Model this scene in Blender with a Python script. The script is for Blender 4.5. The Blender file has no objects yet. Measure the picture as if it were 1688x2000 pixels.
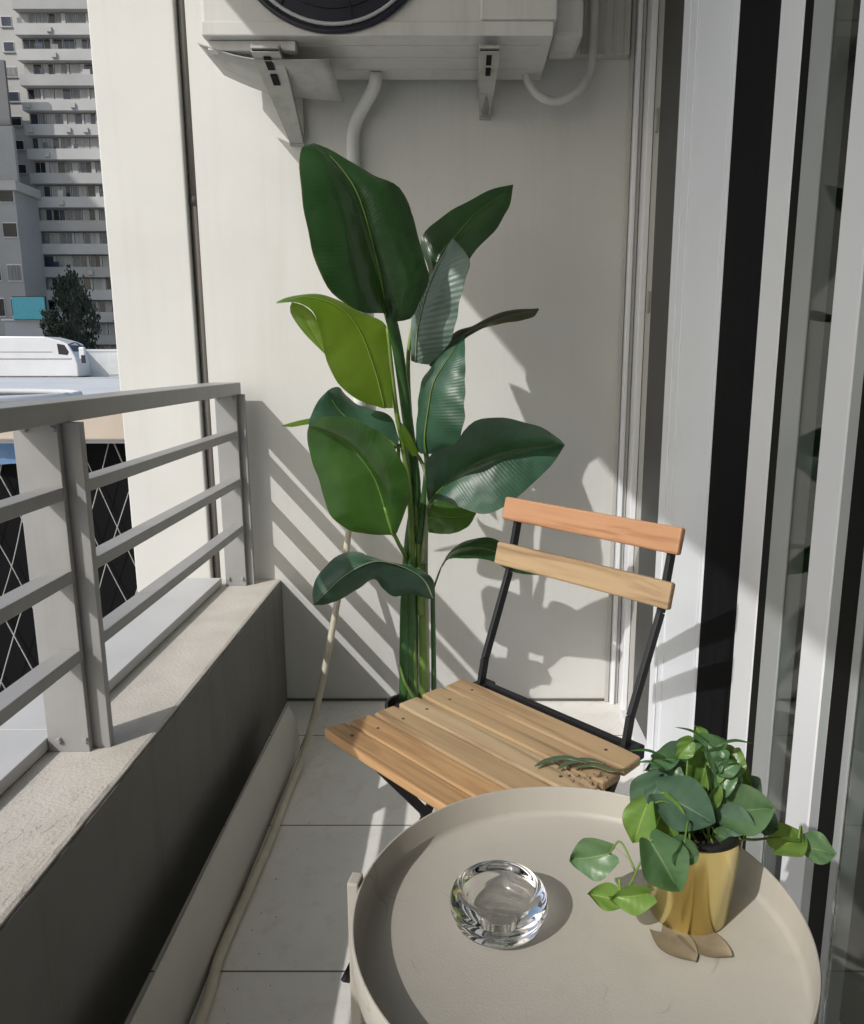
import bpy, bmesh, math, random
from mathutils import Vector, Matrix
random.seed(7)
PI = math.pi; R = math.radians
S = bpy.context.scene; COL = S.collection

# ---------------------------------------------------------------- camera
H = 1.05; PITCH = R(11.31); F = 1500.0; CX, CY = 900.0, 1000.0
cam = bpy.data.cameras.new('camera'); camo = bpy.data.objects.new('camera', cam); COL.objects.link(camo)
camo.location = (0, 0, H); camo.rotation_euler = (PI/2 - PITCH, 0, 0)
cam.sensor_fit = 'HORIZONTAL'; cam.sensor_width = 36; cam.lens = 36*F/1688
cam.shift_x = -(CX-844)/1688; cam.clip_start = .02; cam.clip_end = 2000
S.camera = camo
# ---------------------------------------------------------------- sky, sun, exposure
SUN = Vector((1, 1.05, -1.153)).normalized()          # the way the light travels
elev = math.asin(-SUN.z); azim = math.atan2(-SUN.x, -SUN.y)
w = bpy.data.worlds.new('World'); S.world = w; w.use_nodes = True
nt = w.node_tree; bg = nt.nodes['Background']
sky = nt.nodes.new('ShaderNodeTexSky'); sky.sky_type = 'NISHITA'; sky.sun_disc = False
sky.sun_elevation = elev; sky.sun_rotation = azim; sky.air_density = 1.3; sky.dust_density = 2.2
nt.links.new(sky.outputs[0], bg.inputs[0]); bg.inputs[1].default_value = .135
sl = bpy.data.lights.new('sun', 'SUN'); sl.energy = 2.55; sl.angle = R(.5); sl.color = (1, .975, .945)
so = bpy.data.objects.new('sun', sl); COL.objects.link(so); so.rotation_euler = SUN.to_track_quat('-Z', 'Y').to_euler()
S.view_settings.view_transform = 'Standard'; S.view_settings.look = 'None'
S.view_settings.exposure = .10; S.view_settings.gamma = 1

# ---------------------------------------------------------------- helpers
cp, sp = math.cos(PITCH), math.sin(PITCH)
def at(px, py, y):
    """the point at distance y from the camera that a pixel of the 1688x2000 photograph looks at"""
    X = (px-CX)/F; U = -(py-CY)/F
    d = Vector((X, cp+U*sp, -sp+U*cp))
    return Vector((0, 0, H)) + d*(y/d.y)
def tag(o, label=None, cat=None, group=None, kind=None):
    for k, v in (('label', label), ('category', cat), ('group', group), ('kind', kind)):
        if v: o[k] = v
    return o
def empty(name, loc=(0, 0, 0), rz=0, parent=None):
    o = bpy.data.objects.new(name, None); COL.objects.link(o); o.empty_display_size = .05
    o.location = loc; o.rotation_euler = (0, 0, rz); o.parent = parent
    return o
def obj(name, bm, mat, parent=None, smooth=False, bevel=0, local=False, label=None):
    """one mesh object; world coordinates are moved into the parent's frame unless local"""
    me = bpy.data.meshes.new(name); bmesh.ops.recalc_face_normals(bm, faces=bm.faces) if not smooth == 'keep' else None
    bm.to_mesh(me); bm.free(); me.materials.append(mat)
    if smooth:
        for p in me.polygons: p.use_smooth = True
    o = bpy.data.objects.new(name, me); COL.objects.link(o)
    if parent:
        o.parent = parent
        if not local:
            m = Matrix.Identity(4); q = parent
            while q:
                m = Matrix.LocRotScale(q.location, q.rotation_euler, q.scale) @ m; q = q.parent
            me.transform(m.inverted())
    if bevel:
        b = o.modifiers.new('bevel', 'BEVEL'); b.width = bevel; b.segments = 2; b.limit_method = 'ANGLE'; b.angle_limit = R(35)
        b.harden_normals = False
    if label: o['label'] = label
    return o
def BM(): return bmesh.new()
def box(bm, x0, x1, y0, y1, z0, z1, m=None):
    vs = [bm.verts.new((x, y, z)) for z in (z0, z1) for x, y in ((x0, y0), (x1, y0), (x1, y1), (x0, y1))]
    if m:
        for v in vs: v.co = m @ v.co
    for f in ((3, 2, 1, 0), (4, 5, 6, 7), (0, 1, 5, 4), (1, 2, 6, 5), (2, 3, 7, 6), (3, 0, 4, 7)):
        bm.faces.new([vs[i] for i in f])
    return bm
def bx(*a, **k): return box(BM(), *a, **k)
def bar(bm, a, b, wx, wt, side=Vector((1, 0, 0))):
    """flat bar from a to b, wx wide along side, wt thick"""
    a = Vector(a); b = Vector(b); d = (b-a).normalized(); side = Vector(side)
    side = (side - d*side.dot(d)).normalized(); n = d.cross(side)
    vs = []
    for p in (a, b):
        for i, j in ((-1, -1), (1, -1), (1, 1), (-1, 1)): vs.append(bm.verts.new(p + side*wx/2*i + n*wt/2*j))
    for f in ((3, 2, 1, 0), (4, 5, 6, 7), (0, 1, 5, 4), (1, 2, 6, 5), (2, 3, 7, 6), (3, 0, 4, 7)):
        bm.faces.new([vs[i] for i in f])
    return bm
def smoothpath(pts, n):
    pts = [Vector(p) for p in pts]
    if len(pts) < 3:
        return [pts[0].lerp(pts[-1], i/n) for i in range(n+1)]
    P = [pts[0]*2-pts[1]] + pts + [pts[-1]*2-pts[-2]]
    dense = []
    for i in range(1, len(P)-2):
        for k in range(16):
            t = k/16; a, b, c, d = P[i-1], P[i], P[i+1], P[i+2]
            dense.append(.5*((2*b)+(c-a)*t+(2*a-5*b+4*c-d)*t*t+(3*b-a-3*c+d)*t*t*t))
    dense.append(pts[-1])
    L = [0]
    for i in range(1, len(dense)): L.append(L[-1]+(dense[i]-dense[i-1]).length)
    out = []; j = 0
    for i in range(n+1):
        s = L[-1]*i/n
        while j < len(L)-2 and L[j+1] < s: j += 1
        t = 0 if L[j+1] == L[j] else (s-L[j])/(L[j+1]-L[j])
        out.append(dense[j].lerp(dense[j+1], min(1, max(0, t))))
    return out
def tube(bm, pts, r, seg=10, n=None, r1=None, flat=1, curved=True):
    path = smoothpath(pts, n or max(8, len(pts)*6)) if curved else [Vector(p) for p in pts]
    rings = []; up = None
    for i, p in enumerate(path):
        d = (path[min(i+1, len(path)-1)]-path[max(i-1, 0)]).normalized()
        if up is None:
            up = Vector((0, 0, 1)) if abs(d.z) < .9 else Vector((1, 0, 0))
        s = d.cross(up).normalized(); up = s.cross(d).normalized()
        t = i/(len(path)-1); rr = r if r1 is None else r+(r1-r)*t
        if callable(r): rr = r(t)
        rings.append([bm.verts.new(p + s*rr*math.cos(2*PI*k/seg) + up*rr*flat*math.sin(2*PI*k/seg)) for k in range(seg)])
    for a, b in zip(rings, rings[1:]):
        for k in range(seg): bm.faces.new((a[k], a[(k+1) % seg], b[(k+1) % seg], b[k]))
    bm.faces.new(rings[0][::-1]); bm.faces.new(rings[-1])
    return bm
def lathe(bm, prof, c=(0, 0, 0), seg=64, axis='z', close=False):
    c = Vector(c); rings = []
    for r, h in prof:
        if r < 1e-6:
            rings.append([bm.verts.new(c + (Vector((0, 0, h)) if axis == 'z' else Vector((0, h, 0))))])
        else:
            rings.append([bm.verts.new(c + (Vector((r*math.cos(a), r*math.sin(a), h)) if axis == 'z' else Vector((r*math.cos(a), h, r*math.sin(a)))))
                          for a in [2*PI*k/seg for k in range(seg)]])
    pairs = list(zip(rings, rings[1:])) + ([(rings[-1], rings[0])] if close else [])
    for a, b in pairs:
        for k in range(seg):
            k2 = (k+1) % seg
            if len(a) == 1 and len(b) == 1: continue
            if len(a) == 1: bm.faces.new((a[0], b[k2], b[k]))
            elif len(b) == 1: bm.faces.new((a[k], a[k2], b[0]))
            else: bm.faces.new((a[k], a[k2], b[k2], b[k]))
    return bm
def prism(bm, poly, y0, y1, axes='xz'):
    """extrude polygon given in two axes along the third"""
    def mk(u, v, h): return {'xz': (u, h, v), 'yz': (h, u, v), 'xy': (u, v, h)}[axes]
    a = [bm.verts.new(mk(u, v, y0)) for u, v in poly]; b = [bm.verts.new(mk(u, v, y1)) for u, v in poly]
    bm.faces.new(a); bm.faces.new(b[::-1]); n = len(poly)
    for i in range(n): bm.faces.new((a[i], b[i], b[(i+1) % n], a[(i+1) % n]))
    return bm

# ---------------------------------------------------------------- materials
def mat(name, col, rough=.6, metal=0, var=.06, scale=6, bump=0, bscale=120, spec=.5, stretch=None, dirt=None):
    """principled paint with slow colour variation and fine surface grain"""
    m = bpy.data.materials.new(name); m.use_nodes = True; n = m.node_tree.nodes; l = m.node_tree.links
    b = n['Principled BSDF']; b.inputs['Metallic'].default_value = metal
    b.inputs['Specular IOR Level'].default_value = spec
    tc = n.new('ShaderNodeTexCoord'); mp = n.new('ShaderNodeMapping'); l.new(tc.outputs['Object'], mp.inputs[0])
    if stretch: mp.inputs['Scale'].default_value = stretch
    nz = n.new('ShaderNodeTexNoise'); nz.inputs['Scale'].default_value = scale; nz.inputs['Detail'].default_value = 6
    l.new(mp.outputs[0], nz.inputs['Vector'])
    rp = n.new('ShaderNodeValToRGB'); rp.color_ramp.elements[0].position = .3; rp.color_ramp.elements[1].position = .7
    c = col; c2 = dirt or tuple(x*(1-2*var) for x in c); c1 = tuple(min(1, x*(1+var)) for x in c)
    rp.color_ramp.elements[0].color = (*c2, 1); rp.color_ramp.elements[1].color = (*c1, 1)
    l.new(nz.outputs['Fac'], rp.inputs[0]); l.new(rp.outputs[0], b.inputs['Base Color'])
    mr = n.new('ShaderNodeMapRange'); mr.inputs['To Min'].default_value = max(0, rough-.07); mr.inputs['To Max'].default_value = min(1, rough+.07)
    l.new(nz.outputs['Fac'], mr.inputs[0]); l.new(mr.outputs[0], b.inputs['Roughness'])
    if bump:
        n2 = n.new('ShaderNodeTexNoise'); n2.inputs['Scale'].default_value = bscale; n2.inputs['Detail'].default_value = 5
        l.new(mp.outputs[0], n2.inputs['Vector'])
        bp = n.new('ShaderNodeBump'); bp.inputs['Strength'].default_value = bump; bp.inputs['Distance'].default_value = .002
        l.new(n2.outputs['Fac'], bp.inputs['Height']); l.new(bp.outputs[0], b.inputs['Normal'])
    return m
M = {}
M['wall'] = mat('cream_plaster', (.66, .66, .635), .85, var=.035, scale=2.5, bump=.25, bscale=90)
M['rail'] = mat('grey_metal_paint', (.33, .33, .328), .45, var=.04, scale=9, bump=.08, bscale=300)
M['raildark'] = M['rail']
M['coping'] = mat('cement_coping', (.56, .53, .48), .9, var=.07, scale=9, bump=.7, bscale=160)
M['parapet'] = mat('charcoal_paint', (.165, .163, .148), .75, var=.06, scale=4, bump=.2, bscale=120)
M['white'] = mat('white_lacquer', (.83, .86, .91), .38, var=.02, scale=3)
M['upvc'] = mat('grey_white_upvc', (.82, .835, .86), .4, var=.02, scale=3)
M['trim'] = mat('trim_grey', (.50, .49, .46), .5, var=.04, scale=4)
M['darkgap'] = mat('dark_channel', (.06, .06, .055), .5, var=.1)
M['screen'] = mat('black_pleated_screen', (.007, .007, .008), .6, var=.2, scale=3, spec=.15, stretch=(60, 60, .4))
M['black'] = mat('black_powder_coat', (.012, .012, .014), .45, var=.1, bump=.1, bscale=500)
M['ac'] = mat('ac_enamel', (.60, .60, .57), .45, var=.03, scale=5)
M['acdark'] = mat('navy_fan_plastic', (.008, .009, .02), .35, var=.1)
M['acring'] = mat('fan_ring_grey', (.45, .46, .47), .35, var=.04)
M['galv'] = mat('bracket_enamel', (.42, .42, .39), .5, var=.07, scale=14)
M['pipe'] = mat('beige_board', (.50, .48, .43), .45, var=.06, scale=5)
M['hose'] = mat('cream_hose', (.52, .48, .38), .5, var=.08, scale=20)
M['table'] = mat('taupe_powder_coat', (.45, .425, .375), .5, var=.035, scale=5, bump=.12, bscale=420)
M['screw'] = mat('dull_screw', (.10, .085, .06), .4, metal=.6)
M['pot'] = mat('black_nursery_pot', (.02, .02, .02), .5)
M['soil'] = mat('dark_soil', (.02, .015, .01), .95, var=.3, scale=60, bump=1, bscale=200)
M['stem'] = mat('pale_green_stem', (.16, .26, .05), .5, var=.12, scale=25)
M['stemdark'] = mat('dark_green_stem', (.045, .125, .035), .42, var=.15, scale=20)
M['stempale'] = mat('pale_sheath', (.30, .35, .20), .5, var=.12, scale=20)
M['dry'] = mat('tan_crumbs_and_marks', (.26, .21, .14), .7, var=.2, scale=30)
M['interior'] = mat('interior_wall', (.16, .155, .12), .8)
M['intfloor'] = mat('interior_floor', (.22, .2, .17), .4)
M['bead'] = mat('grey_glazing_bead', (.36, .38, .38), .35, var=.03)
M['rubber'] = mat('black_gasket', (.004, .004, .004), .6, spec=.15)

# floor tiles: long matt porcelain tiles with dark joints
def floor_mat():
    m = mat('matt_floor_tile', (.80, .785, .745), .45, var=.03, scale=3, bump=.05, bscale=300)
    n = m.node_tree.nodes; l = m.node_tree.links; b = n['Principled BSDF']
    tc = n.new('ShaderNodeTexCoord'); mp = n.new('ShaderNodeMapping'); l.new(tc.outputs['Object'], mp.inputs[0])
    mp.inputs['Location'].default_value = (.44, -1.158, 0)
    br = n.new('ShaderNodeTexBrick'); br.offset = 0; br.inputs['Scale'].default_value = 1
    br.inputs['Brick Width'].default_value = 1.02; br.inputs['Row Height'].default_value = .428
    br.inputs['Mortar Size'].default_value = .0021; br.inputs['Mortar Smooth'].default_value = .2
    l.new(mp.outputs[0], br.inputs['Vector'])
    mx = n.new('ShaderNodeMix'); mx.data_type = 'RGBA'
    src = b.inputs['Base Color'].links[0].from_socket
    l.new(br.outputs['Fac'], mx.inputs['Factor']); l.new(src, mx.inputs[6]); mx.inputs[7].default_value = (.10, .09, .08, 1)
    l.new(mx.outputs[2], b.inputs['Base Color'])
    return m
M['floor'] = floor_mat()
def streaks(m, amt=.10):
    n = m.node_tree.nodes; l = m.node_tree.links; b = n['Principled BSDF']; src = b.inputs['Base Color'].links[0].from_socket
    g = n.new('ShaderNodeNewGeometry'); mp = n.new('ShaderNodeMapping'); mp.inputs['Scale'].default_value = (16, 16, .8); l.new(g.outputs['Position'], mp.inputs[0])
    nz = n.new('ShaderNodeTexNoise'); nz.inputs['Scale'].default_value = 1.3; nz.inputs['Detail'].default_value = 7; nz.inputs['Roughness'].default_value = .62; l.new(mp.outputs[0], nz.inputs['Vector'])
    mr = n.new('ShaderNodeMapRange'); mr.inputs['From Min'].default_value = .52; mr.inputs['From Max'].default_value = .75; mr.inputs['To Max'].default_value = amt*2.4; l.new(nz.outputs['Fac'], mr.inputs[0])
    n2 = n.new('ShaderNodeTexNoise'); n2.inputs['Scale'].default_value = 3.2; n2.inputs['Detail'].default_value = 8; n2.inputs['Roughness'].default_value = .7; l.new(g.outputs['Position'], n2.inputs['Vector'])
    m2 = n.new('ShaderNodeMapRange'); m2.inputs['From Min'].default_value = .5; m2.inputs['From Max'].default_value = .8; m2.inputs['To Max'].default_value = amt*2; l.new(n2.outputs['Fac'], m2.inputs[0])
    ad = n.new('ShaderNodeMath'); l.new(mr.outputs[0], ad.inputs[0]); l.new(m2.outputs[0], ad.inputs[1])
    mx = n.new('ShaderNodeMix'); mx.data_type = 'RGBA'; mx.blend_type = 'MULTIPLY'; l.new(ad.outputs[0], mx.inputs['Factor']); l.new(src, mx.inputs[6])
    mx.inputs[7].default_value = (.62, .58, .50, 1); l.new(mx.outputs[2], b.inputs['Base Color'])
streaks(M['wall'], .05); streaks(M['parapet'], .22); streaks(M['floor'], .14); streaks(M['rail'], .12); streaks(M['table'], .07)
def scratches(m, dark, amt, scl, width=.006):
    n = m.node_tree.nodes; l = m.node_tree.links; b = n['Principled BSDF']; src = b.inputs['Base Color'].links[0].from_socket
    g = n.new('ShaderNodeNewGeometry'); nz = n.new('ShaderNodeTexNoise'); nz.inputs['Scale'].default_value = scl; nz.inputs['Detail'].default_value = 1.5; nz.inputs['Distortion'].default_value = .6
    l.new(g.outputs['Position'], nz.inputs['Vector'])
    rp = n.new('ShaderNodeValToRGB'); e = rp.color_ramp.elements; e[0].position = .56-width; e[0].color = (0, 0, 0, 1); e[1].position = .56+width; e[1].color = (0, 0, 0, 1)
    k = e.new(.56); k.color = (amt, amt, amt, 1); l.new(nz.outputs['Fac'], rp.inputs[0])
    n2 = n.new('ShaderNodeTexNoise'); n2.inputs['Scale'].default_value = scl*2.2; l.new(g.outputs['Position'], n2.inputs['Vector'])
    gt = n.new('ShaderNodeMapRange'); gt.inputs['From Min'].default_value = .48; gt.inputs['From Max'].default_value = .6; l.new(n2.outputs['Fac'], gt.inputs[0])
    mu = n.new('ShaderNodeMath'); mu.operation = 'MULTIPLY'; l.new(rp.outputs[0], mu.inputs[0]); l.new(gt.outputs[0], mu.inputs[1])
    mx = n.new('ShaderNodeMix'); mx.data_type = 'RGBA'; mx.blend_type = 'MULTIPLY'; l.new(mu.outputs[0], mx.inputs['Factor']); l.new(src, mx.inputs[6]); mx.inputs[7].default_value = (*dark, 1)
    l.new(mx.outputs[2], b.inputs['Base Color'])
scratches(M['table'], (.45, .42, .38), .6, 7, .004); scratches(M['wall'], (.5, .47, .42), .45, 2.3, .0012); streaks(M['ac'], .16); streaks(M['galv'], .25)

def wood(name, c1, c2):
    m = bpy.data.materials.new(name); m.use_nodes = True; n = m.node_tree.nodes; l = m.node_tree.links; b = n['Principled BSDF']
    tc = n.new('ShaderNodeTexCoord'); oi = n.new('ShaderNodeObjectInfo')
    mp = n.new('ShaderNodeMapping'); mp.inputs['Scale'].default_value = (3, 42, 42); l.new(tc.outputs['Object'], mp.inputs[0])
    ad = n.new('ShaderNodeVectorMath'); ad.operation = 'ADD'; l.new(mp.outputs[0], ad.inputs[0])
    sc = n.new('ShaderNodeMath'); sc.operation = 'MULTIPLY'; sc.inputs[1].default_value = 40; l.new(oi.outputs['Random'], sc.inputs[0]); l.new(sc.outputs[0], ad.inputs[1])
    nz = n.new('ShaderNodeTexNoise'); nz.inputs['Scale'].default_value = 1.1; nz.inputs['Detail'].default_value = 8; nz.inputs['Distortion'].default_value = .9
    l.new(ad.outputs[0], nz.inputs['Vector'])
    rp = n.new('ShaderNodeValToRGB'); e = rp.color_ramp.elements
    e[0].position = .32; e[0].color = (*c2, 1); e[1].position = .62; e[1].color = (*c1, 1)
    x = e.new(.40); x.color = (*[a*.6+d*.4 for a, d in zip(c2, c1)], 1); x = e.new(.5); x.color = (*[a*.15+d*.85 for a, d in zip(c2, c1)], 1)
    l.new(nz.outputs['Fac'], rp.inputs[0]); l.new(rp.outputs[0], b.inputs['Base Color']); b.inputs['Roughness'].default_value = .52
    bp = n.new('ShaderNodeBump'); bp.inputs['Strength'].default_value = .25; bp.inputs['Distance'].default_value = .001
    l.new(nz.outputs['Fac'], bp.inputs['Height']); l.new(bp.outputs[0], b.inputs['Normal'])
    return m
M['wood'] = wood('acacia_tan', (.45, .315, .175), (.25, .155, .08))
M['woodred'] = wood('acacia_reddish', (.50, .265, .135), (.30, .135, .06))
M['woodpale'] = wood('acacia_pale', (.52, .39, .235), (.30, .20, .105))

M['woodgold'] = wood('acacia_golden', (.55, .34, .165), (.33, .18, .08))

def leafmat(name, c1, c2, trans, rough=.35, veins=46, vstr=.35, tcol=None, back=None):
    m = bpy.data.materials.new(name); m.use_nodes = True; n = m.node_tree.nodes; l = m.node_tree.links
    b = n['Principled BSDF']; out = n['Material Output']
    uv = n.new('ShaderNodeTexCoord'); sx = n.new('ShaderNodeSeparateXYZ'); l.new(uv.outputs['UV'], sx.inputs[0])
    ab = n.new('ShaderNodeMath'); ab.operation = 'ABSOLUTE'
    su = n.new('ShaderNodeMath'); su.operation = 'SUBTRACT'; su.inputs[1].default_value = .5
    l.new(sx.outputs['X'], su.inputs[0]); l.new(su.outputs[0], ab.inputs[0])
    ma = n.new('ShaderNodeMath'); ma.operation = 'MULTIPLY_ADD'; ma.inputs[1].default_value = -.22; l.new(ab.outputs[0], ma.inputs[0]); l.new(sx.outputs['Y'], ma.inputs[2])
    mu = n.new('ShaderNodeMath'); mu.operation = 'MULTIPLY'; mu.inputs[1].default_value = veins*6.283; l.new(ma.outputs[0], mu.inputs[0])
    sn = n.new('ShaderNodeMath'); sn.operation = 'SINE'; l.new(mu.outputs[0], sn.inputs[0])
    tco = n.new('ShaderNodeTexCoord'); nz = n.new('ShaderNodeTexNoise'); nz.inputs['Scale'].default_value = 9; nz.inputs['Detail'].default_value = 4
    l.new(tco.outputs['Object'], nz.inputs['Vector'])
    ad = n.new('ShaderNodeMath'); ad.operation = 'MULTIPLY_ADD'; ad.inputs[1].default_value = .02; l.new(sn.outputs[0], ad.inputs[0]); l.new(nz.outputs['Fac'], ad.inputs[2])
    rp = n.new('ShaderNodeValToRGB'); e = rp.color_ramp.elements; e[0].position = .33; e[0].color = (*c2, 1); e[1].position = .68; e[1].color = (*c1, 1)
    l.new(ad.outputs[0], rp.inputs[0])
    # pale line of the midrib, thin browned rim
    m1 = n.new('ShaderNodeMapRange'); m1.inputs['From Min'].default_value = .004; m1.inputs['From Max'].default_value = .016
    m1.inputs['To Min'].default_value = .55; m1.inputs['To Max'].default_value = 0; l.new(ab.outputs[0], m1.inputs[0])
    x1 = n.new('ShaderNodeMix'); x1.data_type = 'RGBA'; l.new(m1.outputs[0], x1.inputs['Factor']); l.new(rp.outputs[0], x1.inputs[6])
    x1.inputs[7].default_value = (min(1, c1[0]*2.6+.03), min(1, c1[1]*2.0+.03), c1[2]*2+.01, 1)
    nb = n.new('ShaderNodeMath'); nb.operation = 'MULTIPLY_ADD'; nb.inputs[1].default_value = .05; l.new(nz.outputs['Fac'], nb.inputs[0]); l.new(ab.outputs[0], nb.inputs[2])
    m2 = n.new('ShaderNodeMapRange'); m2.inputs['From Min'].default_value = .513; m2.inputs['From Max'].default_value = .53
    m2.inputs['To Min'].default_value = 0; m2.inputs['To Max'].default_value = .7; l.new(nb.outputs[0], m2.inputs[0])
    x2 = n.new('ShaderNodeMix'); x2.data_type = 'RGBA'; l.new(m2.outputs[0], x2.inputs['Factor']); l.new(x1.outputs[2], x2.inputs[6])
    x2.inputs[7].default_value = (.10, .09, .03, 1); l.new(x2.outputs[2], b.inputs['Base Color'])
    b.inputs['Roughness'].default_value = rough; b.inputs['Coat Weight'].default_value = .05; b.inputs['Coat Roughness'].default_value = .3
    bp = n.new('ShaderNodeBump'); bp.inputs['Strength'].default_value = vstr; bp.inputs['Distance'].default_value = .0012
    l.new(sn.outputs[0], bp.inputs['Height'])
    n3 = n.new('ShaderNodeTexNoise'); n3.inputs['Scale'].default_value = 11; n3.inputs['Detail'].default_value = 2; l.new(tco.outputs['Object'], n3.inputs['Vector'])
    b3 = n.new('ShaderNodeBump'); b3.inputs['Strength'].default_value = .5; b3.inputs['Distance'].default_value = .02
    l.new(n3.outputs['Fac'], b3.inputs['Height']); l.new(bp.outputs[0], b3.inputs['Normal']); l.new(b3.outputs[0], b.inputs['Normal'])
    tr = n.new('ShaderNodeBsdfTranslucent'); tc_ = tcol or (c1[0]*2.2, c1[1]*2.2, c1[2]*.6); tr.inputs[0].default_value = (*tc_, 1)
    mx = n.new('ShaderNodeMixShader'); mx.inputs[0].default_value = trans
    l.new(b.outputs[0], mx.inputs[1]); l.new(tr.outputs[0], mx.inputs[2]); l.new(mx.outputs[0], out.inputs[0])
    return m
M['lf_dark'] = leafmat('glossy_dark_leaf', (.018, .062, .018), (.010, .036, .011), .10, .25, veins=60, vstr=.07, tcol=(.10, .22, .02))
M['lf_teal'] = leafmat('blue_green_leaf', (.045, .12, .075), (.022, .065, .038), .10, .40, vstr=.12, tcol=(.10, .22, .03))
M['lf_young'] = leafmat('young_yellow_green_leaf', (.085, .165, .012), (.045, .105, .008), .28, .4, vstr=.06, tcol=(.42, .62, .04))
M['lf_mid'] = leafmat('mid_green_leaf', (.034, .11, .016), (.016, .06, .011), .18, .36, vstr=.06, tcol=(.22, .40, .03))
M['lf_brown'] = leafmat('brownish_old_leaf', (.045, .055, .025), (.022, .030, .014), .08, .5, vstr=.3, tcol=(.10, .10, .02))
M['lf_pale'] = leafmat('pale_glaucous_leaf', (.20, .28, .235), (.11, .17, .14), .08, .42, veins=24, vstr=.4, tcol=(.2, .3, .1))
M['lf_ivy'] = leafmat('soft_green_heart_leaf', (.15, .25, .12), (.08, .17, .075), .16, .36, veins=6, vstr=.05, tcol=(.25, .42, .08))
M['lf_ivy2'] = leafmat('light_green_heart_leaf', (.20, .33, .07), (.12, .24, .05), .24, .38, veins=6, vstr=.05, tcol=(.40, .55, .10))
M['lf_ivy3'] = leafmat('grey_green_heart_leaf', (.12, .20, .13), (.07, .135, .085), .10, .34, veins=6, vstr=.05, tcol=(.2, .32, .1))

def glass(name, tint=(1, 1, 1), rough=0.0, ior=1.47):
    m = bpy.data.materials.new(name); m.use_nodes = True; b = m.node_tree.nodes['Principled BSDF']
    b.inputs['Base Color'].default_value = (*tint, 1); b.inputs['Transmission Weight'].default_value = 1
    b.inputs['Roughness'].default_value = rough; b.inputs['IOR'].default_value = ior
    return m
M['glass'] = glass('clear_glass', (.985, .99, .99), .02); M['pane'] = glass('tinted_pane', (.72, .76, .74), 0, 1.27)
M['gold'] = mat('brushed_brass', (.98, .82, .34), .2, metal=1, var=.03, scale=4)

# ================================================================ SETTING
WY = 2.24            # face of the end wall
XD = .50             # plane of the sliding doors
XP = -.546           # inner face of the parapet
ZP = .394            # top of the parapet
# ---- far ground: one sheet, low beside the balcony, stepping up to the street behind
bm = BM(); prof = [(-700, -6.2), (9, -6.2), (15, -.28), (60, -.28), (150, -.25), (1400, 0)]
rows = [[bm.verts.new((x, y, z)) for x in (-900, -80, 0, 900)] for y, z in prof]
for a, b in zip(rows, rows[1:]):
    for k in range(3): bm.faces.new((a[k], a[k+1], b[k+1], b[k]))
tag(obj('ground', bm, mat('pale_concrete_ground', (.52, .52, .51), .85, var=.08, scale=.3, bump=.2, bscale=3)), kind='structure')
tag(obj('floor', bx(-.844, XD+.03, -4.2, WY, -.16, 0), M['floor']), kind='structure')
tag(obj('ceiling', bx(-1.06, XD, -4.2, WY+.2, 2.45, 2.65), M['wall']), kind='structure')
# end wall: plastered, with the groove for the slim drain pipe
wl = empty('wall', (0, WY, 0)); tag(wl, 'cream plastered end wall behind the tall plant and the air conditioner', 'wall')
obj('wall_panel', bx(-.7255, XD+.6, WY, WY+.22, -.16, 2.45), M['wall'], wl)
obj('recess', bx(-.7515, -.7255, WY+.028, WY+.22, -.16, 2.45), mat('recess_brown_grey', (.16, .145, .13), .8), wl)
obj('pilaster', bx(-.978, -.7515, WY-.012, WY+.22, -3.2, 2.45), M['wall'], wl, bevel=.004)
obj('skirting', bx(XP+.002, .448, WY-.004, WY, 0.001, .008), mat('skirting_joint', (.12, .11, .10), .7), wl)
bm = BM(); tube(bm, [(-.7385, WY+.014, -.1), (-.7385, WY+.014, 1.47)], .0095, 14, 4, curved=False)
tube(bm, [(-.7385, WY+.014, 1.49), (-.7385, WY+.014, 2.44)], .0095, 14, 4, curved=False)
dp = tag(obj('drain_pipe', bm, mat('brown_grey_pipe', (.17, .155, .14), .5), smooth=True), 'slim brown grey pipe running up the groove in the end wall', 'pipe')
obj('pipe_joint', tube(BM(), [(-.7385, WY+.014, 1.465), (-.7385, WY+.014, 1.49)], .0108, 14, 2, curved=False), mat('joint_brown', (.10, .09, .08), .5), dp, smooth=True)
# back end wall (behind the camera) and facade
tag(obj('back_wall', bx(-1.02, XD+.6, -4.4, -4.2, -.16, 2.45), M['wall']), 'cream plastered wall at the near end of the balcony', 'wall')

# parapet with cement coping
pa = empty('parapet', (-.8, .3, 0)); tag(pa, 'low charcoal parapet wall with rough pale coping below the railing', 'parapet')
obj('wall', bx(-.845, XP+.004, -4.2, WY-.001, -.9, ZP-.006), M['parapet'], pa)
bm = BM()   # coping with a slightly chipped inner edge
ny = 360; ring = []
for i in range(ny+1):
    y = -4.2+(WY-.001+4.2)*i/ny
    c = (random.random()-.5)*.0022*(1.6 if y < 1.15 else .35)
    pts = [(-.852, ZP-.006), (-.852, ZP), (XP-.006+c, ZP), (XP+c*.6, ZP-.002+c*.5), (XP, ZP-.006)]
    ring.append([bm.verts.new((x, y, z)) for x, z in pts])
for a, b in zip(ring, ring[1:]):
    for k in range(5): bm.faces.new((a[k], a[(k+1) % 5], b[(k+1) % 5], b[k]))
bm.faces.new(ring[0]); bm.faces.new(ring[-1][::-1])
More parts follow.
